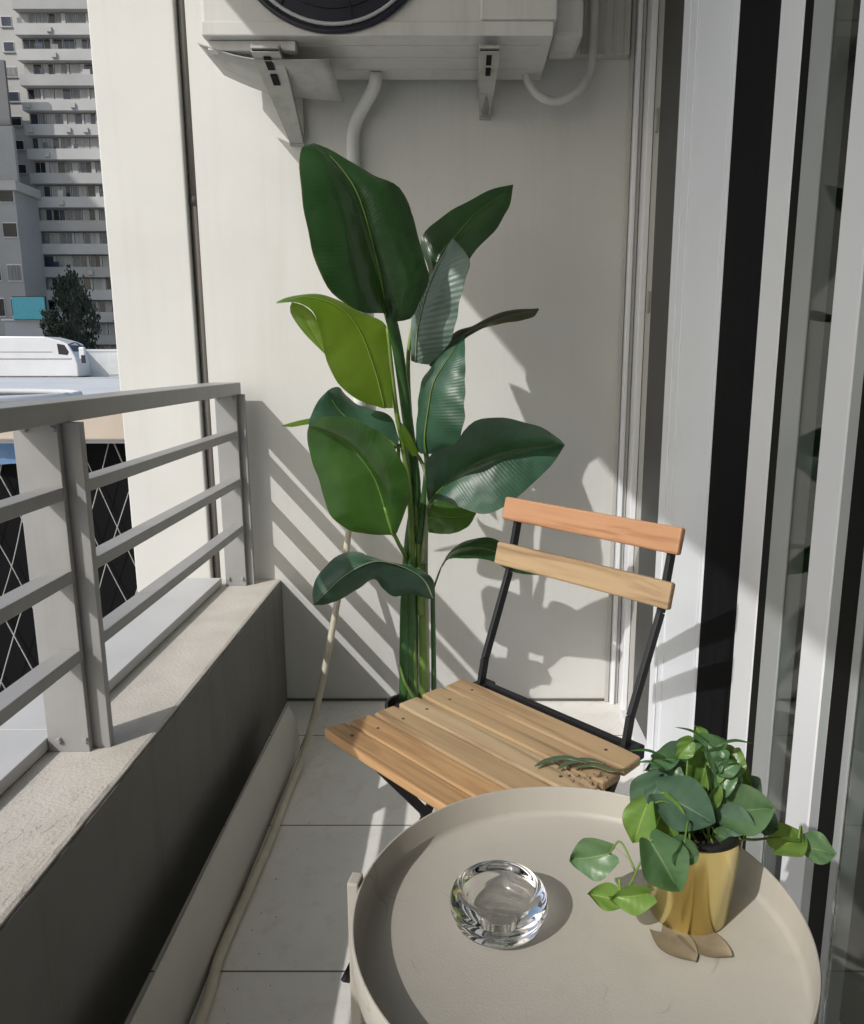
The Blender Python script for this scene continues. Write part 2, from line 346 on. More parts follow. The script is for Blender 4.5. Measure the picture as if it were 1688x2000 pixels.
def coping_mat():
    m = M['coping']; n = m.node_tree.nodes; l = m.node_tree.links; b = n['Principled BSDF']
    tc = n.new('ShaderNodeTexCoord'); mp = n.new('ShaderNodeMapping'); mp.inputs['Scale'].default_value = (26, 5, 5); mp.inputs['Rotation'].default_value = (0, 0, -.35)
    l.new(tc.outputs['Object'], mp.inputs[0])
    nz = n.new('ShaderNodeTexNoise'); nz.inputs['Scale'].default_value = 1.5; nz.inputs['Detail'].default_value = 9; nz.inputs['Distortion'].default_value = 1.6
    l.new(mp.outputs[0], nz.inputs['Vector'])
    rp = n.new('ShaderNodeValToRGB'); e = rp.color_ramp.elements; e[0].position = .485; e[0].color = (1, 1, 1, 1); e[1].position = .512; e[1].color = (1, 1, 1, 1)
    k = e.new(.5); k.color = (.42, .40, .38, 1)
    l.new(nz.outputs['Fac'], rp.inputs[0])
    # the scratches only in the worn near stretch of the coping
    sx = n.new('ShaderNodeSeparateXYZ'); l.new(tc.outputs['Object'], sx.inputs[0])
    mr = n.new('ShaderNodeMapRange'); mr.inputs['From Min'].default_value = .68; mr.inputs['From Max'].default_value = .98
    mr.inputs['To Min'].default_value = .75; mr.inputs['To Max'].default_value = 0; l.new(sx.outputs['Y'], mr.inputs[0])
    mx = n.new('ShaderNodeMix'); mx.data_type = 'RGBA'; mx.blend_type = 'MULTIPLY'
    src = b.inputs['Base Color'].links[0].from_socket
    l.new(mr.outputs[0], mx.inputs['Factor']); l.new(src, mx.inputs[6]); l.new(rp.outputs[0], mx.inputs[7]); l.new(mx.outputs[2], b.inputs['Base Color'])
coping_mat()
obj('coping', bm, M['coping'], pa)

# ---- railing
ra = empty('railing', (-.65, 1.2, ZP)); tag(ra, 'grey metal railing with four horizontal bars standing on the parapet', 'railing')
box_ = lambda *a: bx(*a)
obj('top_rail', bx(-.70, -.62, -4.2, 2.192, .951, .984), M['rail'], ra, bevel=.002)
def panel(y0, y1):
    for z in (.85, .714, .578):
        obj('rail', bx(-.664, -.628, y0, y1, z-.021, z), M['rail'], ra, bevel=.0015)
    obj('bottom_plate', bx(-.846, -.7012, y0, y1-.001 if y1 > 2 else 1.2315, .3965, .419), mat('pale_grey_sheet', (.52, .525, .525), .5, var=.04, bump=.1), ra, bevel=.0015)
panel(-4.2, 1.2); panel(1.232, 2.172)
for y, x0, x1, t in ((1.200, -.700, -.630, .012), (1.2155, -.690, -.602, .016), (2.172, -.690, -.630, .012), (2.1875, -.680, -.611, .014)):
    obj('post', bx(x0, x1, y, y+t, ZP, .951), M['rail'], ra, bevel=.0012)

for y, x0 in ((1.200, -.690), (1.200, -.645), (2.172, -.690), (2.172, -.650)):
    for z in (.404, .93):
        obj('bolt', lathe(BM(), [(0, -.006), (.004, -.006), (.0055, -.003), (.0055, 0), (0, 0)], (x0+.01, y, z+.012), 6, 'y'), M['rail'], ra)
for y in (1.2, 1.232, 2.172):
    for z in (.85, .714, .578):
        s_ = -1 if y in (1.2, 2.172) else 1
        obj('weld', tube(BM(), [(-.630, y+s_*.002, z), (-.6275, y+s_*.002, z-.011), (-.630, y+s_*.002, z-.021)], .0022, 6, 6), M['rail'], ra, smooth=True)
# ---- big pipe at the foot of the parapet
bm = BM(); g = []
for i in range(41):
    y = -.9+2.83*i/40; wv = .0015*math.sin(y*3.1)+.001*math.sin(y*7.7)
    cr = [(-.470+wv, .131), (-.466+wv, .132), (-.455+wv, .112), (-.4455+wv, .080), (-.440, .040), (-.4385, .002), (-.450, .002), (-.452, .040), (-.4575+wv, .080), (-.467+wv, .112)]
    g.append([bm.verts.new((x, y, z)) for x, z in cr])
for a, b in zip(g, g[1:]):
    for k in range(10): bm.faces.new((a[k], a[(k+1) % 10], b[(k+1) % 10], b[k]))
bm.faces.new(g[0]); bm.faces.new(g[-1][::-1])
pp = tag(obj('skirting_board', bm, M['pipe'], smooth=True), 'pale loose skirting board leaning out from the foot of the dark parapet', 'board')
pp.modifiers.new('es', 'EDGE_SPLIT').split_angle = R(40)

# ---- condensate hose: out of the air conditioner, down the wall, along the floor
tag(obj('wall_pipe', tube(BM(), [(-.215, 2.13, 1.765), (-.222, 2.15, 1.735), (-.255, 2.19, 1.70), (-.283, 2.213, 1.655), (-.290, 2.216, 1.58), (-.290, 2.217, 1.2), (-.291, 2.217, .70)], .0165, 16, 60), M['wall'], smooth=True),
    'white lagged pipe bending from the air conditioner down the end wall behind the tall plant', 'pipe')
bm = tube(BM(), [(-.291, 2.217, .72), (-.293, 2.215, .69), (-.315, 2.19, .62),
                 (-.335, 2.15, .48), (-.352, 2.08, .36), (-.385, 1.98, .16), (-.412, 1.86, .035), (-.420, 1.72, .013), (-.419, 1.5, .012), (-.424, 1.30, .012), (-.427, 1.18, .012),
                 (-.417, 1.05, .012), (-.424, .8, .012), (-.43, .2, .012)], .0095, 12, 160)
tag(obj('hose', bm, M['hose'], smooth=True), 'cream drain hose hanging down the end wall and along the loose skirting board', 'hose')

# ================================================================ DOORS (right side)
def bxo(name, x0, x1, y0, y1, m, par, z0=.03, z1=2.40, bev=.0025): return obj(name, bx(x0, x1, y0, y1, z0, z1), M[m], par, bevel=bev)
ca = empty('door_casing', (.48, 2.2, 0)); tag(ca, 'pale profiled casing in the corner between end wall and white shutter', 'casing')
bxo('strip', .449, .460, WY-.012, WY, 'trim', ca, 0, 2.449)
bxo('strip', .462, .474, WY-.030, WY, 'upvc', ca, 0, 2.449)
bxo('strip', .4755, .486, WY-.020, WY, 'trim', ca, 0, 2.449)
bxo('strip', .488, .505, WY-.070, WY, 'upvc', ca, 0, 2.449)
bxo('side_profile', .5065, .53, 2.115, WY, 'trim', ca, 0, 2.449)
for z in (1.62, 1.17):
    obj('latch', bx(.4985, .5055, 2.118, 2.135, z, z+.055), M['galv'], ca, bevel=.001)
ch = empty('shutter_channel', (.55, 2.0, 0)); tag(ch, 'dark recessed channel between the casing and the white shutter', 'channel')
bxo('channel', .506, .60, 1.912, 2.113, 'darkgap', ch, 0, 2.449)
sh = empty('shutter', (.5, 1.72, 0)); tag(sh, 'tall white shutter panel beside the chair back', 'shutter')
bxo('panel', .502, .56, 1.56, 1.908, 'white', sh)
bxo('edge_profile', .4985, .502, 1.845, 1.900, 'white', sh, bev=.001)
bxo('edge_profile', .4995, .502, 1.792, 1.838, 'white', sh, bev=.001)
bxo('edge_profile', .500, .53, 1.535, 1.557, 'white', sh, bev=.004)
sc_ = empty('insect_screen', (.55, 1.43, 0)); tag(sc_, 'black folded screen between the white shutter and the door frame', 'screen')
bm = BM(); ys = [1.331+i*.0112 for i in range(19)]
poly = [(.503+(.005 if i % 2 else 0), y) for i, y in enumerate(ys)] + [(.56, ys[-1]), (.56, ys[0])]
prism(bm, poly, .03, 2.40, 'xy'); obj('pleats', bm, M['screen'], sc_)
dr = empty('sliding_door', (.5, 1.1, 0)); tag(dr, 'glazed sliding door leaf with two white stiles beside the table', 'door')
bxo('stile', .4985, .53, 1.236, 1.328, 'upvc', dr, bev=.003)
bxo('gasket', .500, .53, 1.206, 1.2355, 'rubber', dr, bev=0)
bxo('bead', .4995, .53, 1.142, 1.2055, 'bead', dr, bev=.001)
obj('glass_pane', bx(.502, .508, 1.066, 1.1415, .10, 2.36), M['pane'], dr)
bxo('stile', .4985, .53, .993, 1.0655, 'upvc', dr, bev=.003)
bxo('bead', .4995, .53, .968, .9925, 'bead', dr, bev=.001)
bxo('bottom_frame', .500, .53, 1.066, 1.1415, 'upvc', dr, .03, .10)
d2 = empty('sliding_door', (.5, .2, 0)); tag(d2, 'nearest glazed door leaf at the right edge behind the potted plant', 'door')
bxo('gasket', .500, .53, .925, .9675, 'rubber', d2, bev=0)
bxo('bead', .4995, .53, .908, .9245, 'bead', d2, bev=.001)
obj('glass_pane', bx(.502, .508, -.6, .9075, .10, 2.36), M['pane'], d2)
bxo('bottom_frame', .500, .53, -.6, .9075, 'upvc', d2, .03, .10)
bxo('stile', .4985, .53, -.68, -.6005, 'upvc', d2)
tag(obj('door_track', bx(.47, .60, -.68, 2.112, 0.002, .029), M['upvc'], bevel=.003), 'low white door track along the foot of the sliding doors', 'track')
tag(obj('door_lintel', bx(.485, .60, -.68, 2.112, 2.401, 2.449), M['upvc'], bevel=.003), 'white lintel over the sliding doors', 'lintel')
tag(obj('facade_wall', bx(.53, .70, -4.2, -.681, 0, 2.449), M['wall']), 'cream facade wall beyond the near sliding door', 'wall')
# room behind the glass
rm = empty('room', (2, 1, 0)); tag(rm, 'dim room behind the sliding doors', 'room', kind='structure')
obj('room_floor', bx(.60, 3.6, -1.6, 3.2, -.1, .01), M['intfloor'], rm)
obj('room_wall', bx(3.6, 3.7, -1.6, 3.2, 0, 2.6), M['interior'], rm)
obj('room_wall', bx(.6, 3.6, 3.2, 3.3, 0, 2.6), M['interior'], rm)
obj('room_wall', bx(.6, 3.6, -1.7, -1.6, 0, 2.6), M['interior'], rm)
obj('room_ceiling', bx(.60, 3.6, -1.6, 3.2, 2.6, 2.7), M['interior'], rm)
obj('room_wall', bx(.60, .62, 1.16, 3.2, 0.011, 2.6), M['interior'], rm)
# white shell chair in the room
rc = empty('lounge_chair', (1.15, 1.75, 0), R(25)); tag(rc, 'white shell chair with black cushion inside the dim room', 'chair')
bm = BM()
n1, n2 = 10, 14
gr = [[None]*(n2+1) for _ in range(n1+1)]
for i in range(n1+1):
    for j in range(n2+1):
        a = (j/n2-.5)*PI*1.05; t = i/n1
        wd = .27*(.62+.38*math.sin(PI*(.15+.75*t))); z = .42+.50*t
        gr[i][j] = bm.verts.new((wd*math.sin(a), .26*math.cos(a)*(.7+.3*t)+.06*t, z-.10*(abs(a)/1.65)**2*t))
for i in range(n1):
    for j in range(n2): bm.faces.new((gr[i][j], gr[i][j+1], gr[i+1][j+1], gr[i+1][j]))
o = obj('shell', bm, mat('white_shell', (.7, .7, .68), .4), rc, smooth=True, local=True); o.modifiers.new('s', 'SOLIDIFY').thickness = .012
obj('cushion', lathe(BM(), [(0, .40), (.20, .41), (.235, .44), (.22, .475), (0, .485)], (0, .02, 0), 32), M['pot'], rc, smooth=True, local=True)
for sx_ in (-1, 1):
    for sy_ in (-1, 1):
        obj('leg', tube(BM(), [(sx_*.12, .02+sy_*.12, .41), (sx_*.21, .02+sy_*.21, .01)], .012, 8, 2, curved=False), M['pot'], rc, smooth=True, local=True)

# ================================================================ AIR CONDITIONER
ac = empty('air_conditioner', (-.19, 2.05, 1.77)); tag(ac, 'white outdoor air conditioner unit on brackets above the tall plant', 'air conditioner')
AX0, AX1, AY0, AY1, AZ0, AZ1 = -.588, .213, 1.91, 2.19, 1.775, 2.32
obj('body', bx(AX0, AX1, AY0, AY1, AZ0, AZ1), M['ac'], ac, bevel=.012)
obj('base_pan', bx(AX0+.004, AX1-.004, AY0-.004, AY1-.002, AZ0-.012, AZ0+.018), M['ac'], ac, bevel=.003)
obj('side_cover', bx(.045, AX1+.003, AY0-.008, AY1-.03, AZ0+.02, AZ1-.01), M['ac'], ac, bevel=.004)
for i in range(3):
    obj('bottom_rib', bx(AX0+.20+.05*i, AX1-.03-.09*(i%2), AY0+.05+i*.075, AY0+.056+i*.075, AZ0-.0135, AZ0-.012), M['ac'], ac, bevel=.001)
fc = (-.285, AY0, 2.003)
fan = obj('fan_opening', lathe(BM(), [(0, .0), (.228, .0), (.228, -.006), (0, -.006)], fc, 64, 'y'), M['acdark'], ac)
for r_, w_, m_ in ((.232, .007, 'acdark'), (.218, .0045, 'acring'), (.150, .0028, 'acring'), (.185, .0012, 'acdark')):
    bm = lathe(BM(), [(r_+w_*math.cos(a), -.008+w_*.8*math.sin(a)) for a in [2*PI*k/8 for k in range(8)]], fc, 72, 'y', close=True)
    obj('grille_ring', bm, M[m_], fan, smooth=True)
bm = BM()
for k in range(8):
    a = 2*PI*k/8+.2
    bar(bm, (fc[0]+.03*math.cos(a), fc[1]-.009, fc[2]+.03*math.sin(a)), (fc[0]+.228*math.cos(a), fc[1]-.009, fc[2]+.228*math.sin(a)), .003, .003, (0, 1, 0))
obj('grille_spokes', bm, M['acdark'], fan)
obj('valve_cover', bx(AX1+.004, AX1+.075, 1.985, 2.13, 1.79, 1.875), M['ac'], ac, bevel=.01)
obj('foot_rail', bx(AX0+.01, AX0+.21, AY0+.02, AY0+.045, AZ0-.034, AZ0-.013), M['ac'], ac, bevel=.002)
# curved drip tray under the left end
bm = BM(); n = 14; g = []
for i in range(n+1):
    t = i/n; x = -.60+.30*t
    g.append([bm.verts.new((x, 1.93+.20*s, 1.758-.035*math.sin(PI*.5*min(1, t*1.9))-.028*s*t)) for s in (0, .33, .66, 1)])
for a, b in zip(g, g[1:]):
    for k in range(3): bm.faces.new((a[k], a[k+1], b[k+1], b[k]))
o = obj('drip_tray', bm, M['galv'], ac, smooth=True); o.modifiers.new('s', 'SOLIDIFY').thickness = .003
# brackets
def bracket(x, wd, drop, yend, fork, label):
    b = empty('wall_bracket', (x, 2.2, 1.6)); tag(b, label, 'bracket', 'brackets carrying the air conditioner')
    obj('arm', bx(x-wd/2, x+wd/2, 1.90, 2.235, AZ0-.040, AZ0-.034), M['galv'], b, bevel=.001)
    obj('wall_plate', bx(x-wd*.32, x+wd*.32, 2.226, 2.2395, AZ0-.05-drop, AZ0-.041), M['galv'], b, bevel=.001)
    bm = BM(); n = 14; lim = 9 if fork else n
    def sect(t, f0, f1):
        y = 1.905+(yend-1.905)*t; z = AZ0-.046-drop*t**1.2; hw = wd/2*(1-.45*max(0, t-.25)/.75); dn = .020*(1-.3*t)
        return y, z, x+hw*f0, x+hw*f1, dn
    def strip(bm, ts, f0s, f1s, lip0, lip1):
        g = []
        for t, f0, f1 in zip(ts, f0s, f1s):
            y, z, a_, b_, dn = sect(t, f0, f1); r_ = []
            if lip0: r_.append((a_, y+.010, z+dn))
            r_ += [(a_, y, z), (b_, y, z)]
            if lip1: r_.append((b_, y+.010, z+dn))
            g.append([bm.verts.new(p) for p in r_])
        for a_, c_ in zip(g, g[1:]):
            for k in range(len(a_)-1): bm.faces.new((a_[k], a_[k+1], c_[k+1], c_[k]))
    ts = [i/n for i in range(lim+1)]; strip(bm, ts, [-1]*len(ts), [1]*len(ts), True, True)
    if fork:
        ts = [i/n for i in range(lim, n+1)]; q = [(t-ts[0])/(1-ts[0]) for t in ts]
        strip(bm, ts, [-1]*len(ts), [-.05-.7*min(1, k*1.3) for k in q], True, False)
        strip(bm, ts, [.05+.7*min(1, k*1.3) for k in q], [1]*len(ts), False, True)
    o = obj('brace', bm, M['galv'], b); o.modifiers.new('s', 'SOLIDIFY').thickness = .0025
    for t0, t1 in ((.06, .20), (.25, .36)):
        ys_ = [sect(t, 0, 0)[0] for t in (t0, t1)]; zs_ = [sect(t, 0, 0)[1] for t in (t0, t1)]
        obj('slot', bar(BM(), (x, ys_[0]-.0035, zs_[0]-.001), (x, ys_[1]-.0035, zs_[1]-.001), wd*.26, .002), M['rubber'], o)
    return b
bracket(-.442, .064, .110, 2.222, False, 'grey bracket under the sunlit left end of the air conditioner')
bracket(.065, .046, .045, 2.205, True, 'slotted grey bracket under the shaded right end of the air conditioner')
# insulated pipe loop and ribbed panel
bm = tube(BM(), [(.165, 2.15, 1.80), (.170, 2.15, 1.755), (.20, 2.15, 1.715), (.245, 2.15, 1.70), (.290, 2.15, 1.715), (.325, 2.16, 1.755), (.340, 2.17, 1.83), (.342, 2.17, 2.3)], .011, 12, 60)
tag(obj('coolant_pipe', bm, M['ac'], smooth=True), 'white insulated pipe looping under the right end of the air conditioner', 'pipe')
bm = BM(); xs = [.232+i*.0035 for i in range(61)]
poly = [(x, 2.205+(.003 if i % 8 in (0, 1) else 0)) for i, x in enumerate(xs)] + [(xs[-1], 2.239), (xs[0], 2.239)]
prism(bm, poly, 1.83, 2.448, 'xy'); tag(obj('ribbed_cover', bm, M['trim'], bevel=.0006), 'ribbed grey pipe cover on the wall right of the air conditioner', 'cover')

# ================================================================ TALL PLANT
PB = Vector((-.133, 1.95, 0))
pl = empty('banana_plant', PB); tag(pl, 'tall potted plant with big paddle leaves standing behind the folding chair', 'plant')
po = obj('pot', lathe(BM(), [(0, .0), (.058, 0), (.070, .118), (.074, .118), (.074, .128), (.066, .128), (.064, .105), (0, .105)], PB, 40), M['pot'], pl, smooth=True)
po.modifiers.new('es', 'EDGE_SPLIT').split_angle = R(40)
obj('soil', lathe(BM(), [(0, .112), (.04, .114), (.0635, .108)], PB, 24), M['soil'], po)
def leaf(mid, left, right, m, dl=0., dr=0., bow=.10, N=34, K=7, rib='stem', ribw=.0042, par=None, wav=.014, name='leaf', riboff=.0022):
    A = smoothpath([at(*p) for p in mid], N)
    # depth of an edge point follows the midrib's depth at the same fraction plus a bulge
    def edge(pts, d):
        q = []
        n = len(pts)-1
        for i, p in enumerate(pts):
            t = i/n; ym = A[int(round(t*N))].y
            dd = p[2] if len(p) > 2 else d*math.sin(PI*min(1, max(0, t)))**.7
            q.append(at(p[0], p[1], ym+dd))
        return smoothpath(q, N)
    Lp = edge(left, dl); Rp = edge(right, dr)
    bm = BM(); uv = bm.loops.layers.uv.new('UV'); g = []; info = {}
    for i in range(N+1):
        row = []
        wv = (Rp[i]-Lp[i]); wl_ = wv.length
        for s in range(-K, K+1):
            f = abs(s)/K; E = Lp[i] if s < 0 else Rp[i]
            p = A[i].lerp(E, f)
            tang = (A[min(i+1, N)]-A[max(i-1, 0)])
            nrm = (E-A[i]).cross(tang) * (1 if s < 0 else -1)
            if nrm.length > 1e-9: nrm.normalize()
            if nrm.y > 0: nrm = -nrm
            p = p + nrm*(math.sin(PI*f)*bow*(E-A[i]).length)
            if wav: p = p + nrm*(wav*f*f*math.sin(i*1.15+s*.2)*(E-A[i]).length)
            v = bm.verts.new(p); row.append(v); info[v] = ((s+K)/(2*K), i/N)
        g.append(row)
    for a, b in zip(g, g[1:]):
        for k in range(2*K):
            try: f = bm.faces.new((a[k], a[k+1], b[k+1], b[k]))
            except ValueError: continue
            for lp in f.loops: lp[uv].uv = info[lp.vert]
    bmesh.ops.remove_doubles(bm, verts=bm.verts, dist=1e-5)
    o = obj(name, bm, M[m], par or pl, smooth='keep')
    if rib:
        tip = N if ribw < .003 else int(N*.93)
        tube_ = tube(BM(), [A[i]+Vector((0, -riboff, 0)) for i in range(0, tip)], ribw, 8, N, r1=ribw*.25, flat=.6)
        obj('midrib', tube_, M[rib], o, smooth=True)
    return o
def petiole(pts, r, r1, m, flat=1): return obj('stem', tube(BM(), [at(*p) for p in pts], r, 12, 40, r1=r1, flat=flat), M[m], pl, smooth=True)

# 1 the big upper left leaf
leaf([(756,629,1.80),(746,558,1.78),(731,489,1.76),(712,415,1.745),(692,365,1.74),(662,323,1.745),(631,292,1.755),(613,279,1.765)],
     [(752,622),(751,612),(708,610),(669,589),(635,554),(612,496),(596,423),(587,358),(585,312),(591,287),(613,279)],
     [(775,628),(804,621),(820,589),(839,546),(831,512),(816,458),(804,415),(779,365),(731,342),(685,315),(646,292),(613,279)],
     'lf_dark', dl=-.085, dr=.03, bow=.13)
# torn flap on its right edge
leaf([(800,440,1.80),(792,410,1.79),(779,364,1.785)], [(795,436),(782,410),(768,385),(779,364)], [(806,440),(803,410),(793,385),(779,364)], 'lf_mid', rib=None, N=8, K=3, bow=.12)
# 2 upper right leaf: dark blade along its length, pale blade laid over the lower part
up2 = leaf([(815,706,1.935),(815,650,1.925),(830,590,1.92),(847,535,1.92),(862,496,1.925),(890,462,1.935),(924,423,1.95),(962,392,1.965),(1003,360,1.975)],
     [(806,700),(806,620),(826,560),(839,535),(825,492),(822,469),(839,443),(874,416),(916,392),(962,369),(1003,360)],
     [(836,708),(866,681),(882,650),(897,577),(920,500),(954,466),(985,423),(997,396),(1003,360)],
     'lf_dark', dl=.02, dr=-.05, bow=.08, wav=.03)
leaf([(812,708,1.91),(815,650,1.895),(828,590,1.885),(846,540,1.885),(866,500,1.895),(884,466,1.915)],
     [(803,704),(803,640),(806,600),(824,565),(846,530),(864,498),(883,466)],
     [(839,712),(870,681),(886,650),(901,577),(917,520),(912,496),(886,466)],
     'lf_pale', dl=.01, dr=-.04, bow=.12, wav=.03, rib='stempale', ribw=.003, par=up2)
# 3 the young yellow green leaf with folded tip
leaf([(752,797,1.84),(738,740,1.83),(722,690,1.82),(700,640,1.81),(670,605,1.80),(630,586,1.79),(590,580,1.785),(540,590,1.78)],
     [(746,797),(700,781),(665,754),(646,723),(635,693),(627,650),(612,610),(590,594),(568,590),(540,593)],
     [(768,797),(763,720),(758,650),(748,628),(710,612),(665,588),(630,575),(590,575),(560,581),(540,590)],
     'lf_young', dl=-.03, dr=.03, bow=.06)
leaf([(635,693,1.80),(612,648,1.805),(590,610,1.805),(570,590,1.80)], [(633,690),(598,655),(575,625),(566,605),(570,590)], [(637,690),(628,650),(614,615),(592,596),(570,590)],
     'lf_young', rib=None, N=12, K=4, bow=.1)
# 4 silvery leaf behind
leaf([(776,872,1.86),(735,850,1.85),(700,832,1.845),(669,808,1.84),(652,786,1.835),(640,763,1.83)],
     [(768,885),(720,880),(660,868),(615,850),(603,830),(610,806),(622,782),(640,763)],
     [(780,858),(764,814),(731,800),(700,790),(679,775),(664,757),(650,757),(640,763)],
     'lf_teal', dl=-.03, dr=.05, bow=.10)
# thin curled leaf tip reaching left
leaf([(640,818,1.87),(600,824,1.87),(570,830,1.87),(548,832,1.87)], [(640,824),(600,829),(570,834),(548,832)], [(640,812),(600,818),(570,825),(548,832)], 'lf_young', rib=None, N=8, K=2, bow=.05)
# 5 lower left leaf
leaf([(768,1046,1.80),(750,985,1.785),(735,940,1.775),(716,908,1.765),(685,872,1.76),(645,845,1.755),(603,832,1.755)],
     [(764,1045),(716,1043),(673,1031),(642,1000),(627,950),(606,889),(600,850),(603,832)],
     [(776,1040),(795,990),(803,965),(797,930),(785,900),(762,862),(715,827),(665,813),(628,815),(603,832)],
     'lf_mid', dl=.05, dr=-.13, bow=.14)
# 6 edge-on brownish leaf to the right
leaf([(842,716,1.93),(880,672,1.93),(920,648,1.935),(962,628,1.945),(1005,614,1.96),(1052,604,1.975)],
     [(838,714),(884,652),(924,642),(962,620),(1000,607),(1052,602)], [(846,718),(880,690),(918,655),(962,636),(1035,622),(1054,604)],
     'lf_brown', dl=.06, dr=-.04, bow=.16, ribw=.002, rib='stemdark')
# 7 teal leaf hanging right of the stems
leaf([(832,886,1.87),(830,850,1.86),(838,790,1.85),(848,745,1.85),(875,700,1.86),(908,652,1.885)],
     [(822,886),(812,870),(816,800),(822,750),(842,716),(875,675),(908,652)],
     [(855,886),(888,868),(905,835),(908,780),(909,715),(908,652)],
     'lf_teal', dl=.03, dr=-.05, bow=.09, wav=.035)
# 8 big right leaf
leaf([(838,982,1.84),(856,960,1.83),(893,927,1.82),(924,908,1.815),(970,890,1.81),(1020,876,1.815),(1104,869,1.83)],
     [(834,970),(831,920),(840,889),(885,869),(906,842),(935,819),(970,815),(1020,823),(1058,835),(1089,854),(1104,869)],
     [(842,983),(856,976),(885,985),(916,997),(943,1004),(974,996),(1012,970),(1039,946),(1078,908),(1104,869)],
     'lf_teal', dl=-.10, dr=-.05, bow=.05, rib='stem', ribw=.003)
# 9 small green leaf under it
leaf([(836,1012,1.88),(860,1008,1.87),(890,1010,1.865),(931,1002,1.87)], [(836,985),(862,975),(900,985),(931,1002)], [(838,1040),(862,1043),(889,1041),(916,1027),(931,1002)],
     'lf_mid', dl=.03, dr=-.03, bow=.1, ribw=.002)
# 10 low leaf drooping left
leaf([(846,1168,1.88),(828,1132,1.85),(790,1108,1.82),(745,1096,1.79),(712,1102,1.77),(672,1125,1.755),(639,1155,1.75),(613,1182,1.755)],
     [(850,1165),(845,1130),(816,1110),(777,1101),(731,1089),(689,1077),(662,1084),(639,1103),(619,1127),(610,1158),(613,1182)],
     [(838,1170),(800,1160),(772,1166),(748,1150),(731,1131),(700,1150),(670,1168),(640,1180),(613,1182)],
     'lf_teal', dl=.05, dr=.02, bow=.10, rib='stempale', ribw=.0026)
# 11 low leaf reaching right behind the chair back
leaf([(847,1150,1.90),(860,1110,1.90),(885,1078,1.895),(925,1068,1.89),(970,1078,1.885),(1015,1100,1.885),(1058,1124,1.885)],
     [(845,1148),(862,1105),(888,1068),(927,1052),(965,1052),(1010,1080),(1058,1124)], [(849,1150),(858,1124),(873,1094),(915,1091),(958,1095),(1005,1118),(1058,1124)],
     'lf_dark', dl=.02, dr=-.03, bow=.1, ribw=.002)
# stems and sheaths
petiole([(800,1366,1.95),(801,1300,1.95),(803,1230,1.94),(803,1160,1.93),(806,1090,1.92)], .0330, .018, 'stemdark', .8)
petiole([(828,1362,1.94),(826,1200,1.935),(822,1080,1.93),(816,960,1.925),(800,880,1.92)], .0125, .008, 'stem')
petiole([(848,1358,1.955),(847,1270,1.95),(846,1200,1.945),(845,1150,1.93)], .0072, .006, 'stemdark')
petiole([(836,1362,1.945),(834,1240,1.935),(832,1100,1.93),(834,1020,1.925),(842,975,1.85)], .0062, .005, 'stempale')
petiole([(812,1366,1.935),(806,1200,1.925),(795,1100,1.92),(778,1060,1.83),(764,1030,1.795),(752,990,1.785)], .0082, .0045, 'stem')
petiole([(790,1366,1.93),(792,1180,1.925),(800,1060,1.92),(812,960,1.91),(800,850,1.90),(780,700,1.86),(766,630,1.81),(757,600,1.80)], .014, .013, 'stemdark')
petiole([(822,1200,1.925),(818,1080,1.915),(810,960,1.905),(805,870,1.90),(798,760,1.90),(798,690,1.91),(806,640,1.92)], .009, .0048, 'stem')
petiole([(806,1100,1.91),(800,960,1.89),(785,860,1.87),(774,800,1.855),(765,720,1.85),(757,640,1.845)], .0085, .0045, 'stem')
petiole([(826,1100,1.91),(836,990,1.90),(833,930,1.89),(812,885,1.885),(775,868,1.87)], .007, .004, 'stempale')
petiole([(818,1060,1.91),(830,960,1.90),(834,900,1.885),(830,870,1.87),(834,800,1.862)], .0095, .005, 'stemdark')
petiole([(806,960,1.905),(780,900,1.88),(776,872,1.865),(740,852,1.85)], .006, .004, 'stem')
# torn pale sheath papers at the fork
leaf([(812,890,1.865),(790,850,1.86),(775,820,1.86)], [(806,892),(782,856),(772,820)], [(818,884),(800,846),(778,818)], 'lf_young', rib=None, N=8, K=2, bow=.2, name='sheath')
obj('sheath', tube(BM(), [at(782,1300,1.915), at(790,1330,1.905), at(806,1358,1.91), at(812,1366,1.92)], .006, 8, 12, r1=.012, flat=.5), M['stem'], pl, smooth=True)

# ================================================================ FOLDING CHAIR
CH = Vector((.026, 1.116, 0)); chr_ = empty('folding_chair', CH, R(-47)); tag(chr_, 'folding chair with acacia slats and black metal frame beside the tray table', 'chair')
def slat(name, L, y0, y1, z0, z1, m, tiltc=None, bend=0, label=None):
    bm = BM(); n = 12
    prof_ = [(y0, z0), (y1, z0), (y1, z1), (y0, z1)]
    rr = []
    for i in range(n+1):
        x = -L/2+L*i/n; e = 1-((i/n-.5)*2)**8*.12
        cyy, czz = (y0+y1)/2, (z0+z1)/2
        rr.append([bm.verts.new((x, cyy+(a-cyy)*e+bend*(1-(2*i/n-1)**2), czz+(b-czz))) for a, b in prof_])
    for a, b in zip(rr, rr[1:]):
        for k in range(4): bm.faces.new((a[k], a[(k+1) % 4], b[(k+1) % 4], b[k]))
    bm.faces.new(rr[0]); bm.faces.new(rr[-1][::-1])
    if tiltc is not None: bmesh.ops.rotate(bm, verts=bm.verts, cent=(0, (y0+y1)/2, (z0+z1)/2), matrix=Matrix.Rotation(tiltc, 3, 'X'))
    return obj(name, bm, M[m], chr_, bevel=.0035, local=True, label=label)
seat_y = [(.108, .158, .000), (.053, .103, -.001), (.000, .048, -.002), (-.053, -.005, -.002), (-.106, -.058, -.001), (-.157, -.111, .004)]
for i, (a, b, dz) in enumerate(seat_y):
    slat('seat_slat', .405 if 0 < i < 5 else .40, a, b, .438+dz, .454+dz, ['wood', 'wood', 'woodpale', 'wood', 'woodgold', 'woodgold'][i], tiltc=R([4, 1, 0, 0, -1, -5][i]))
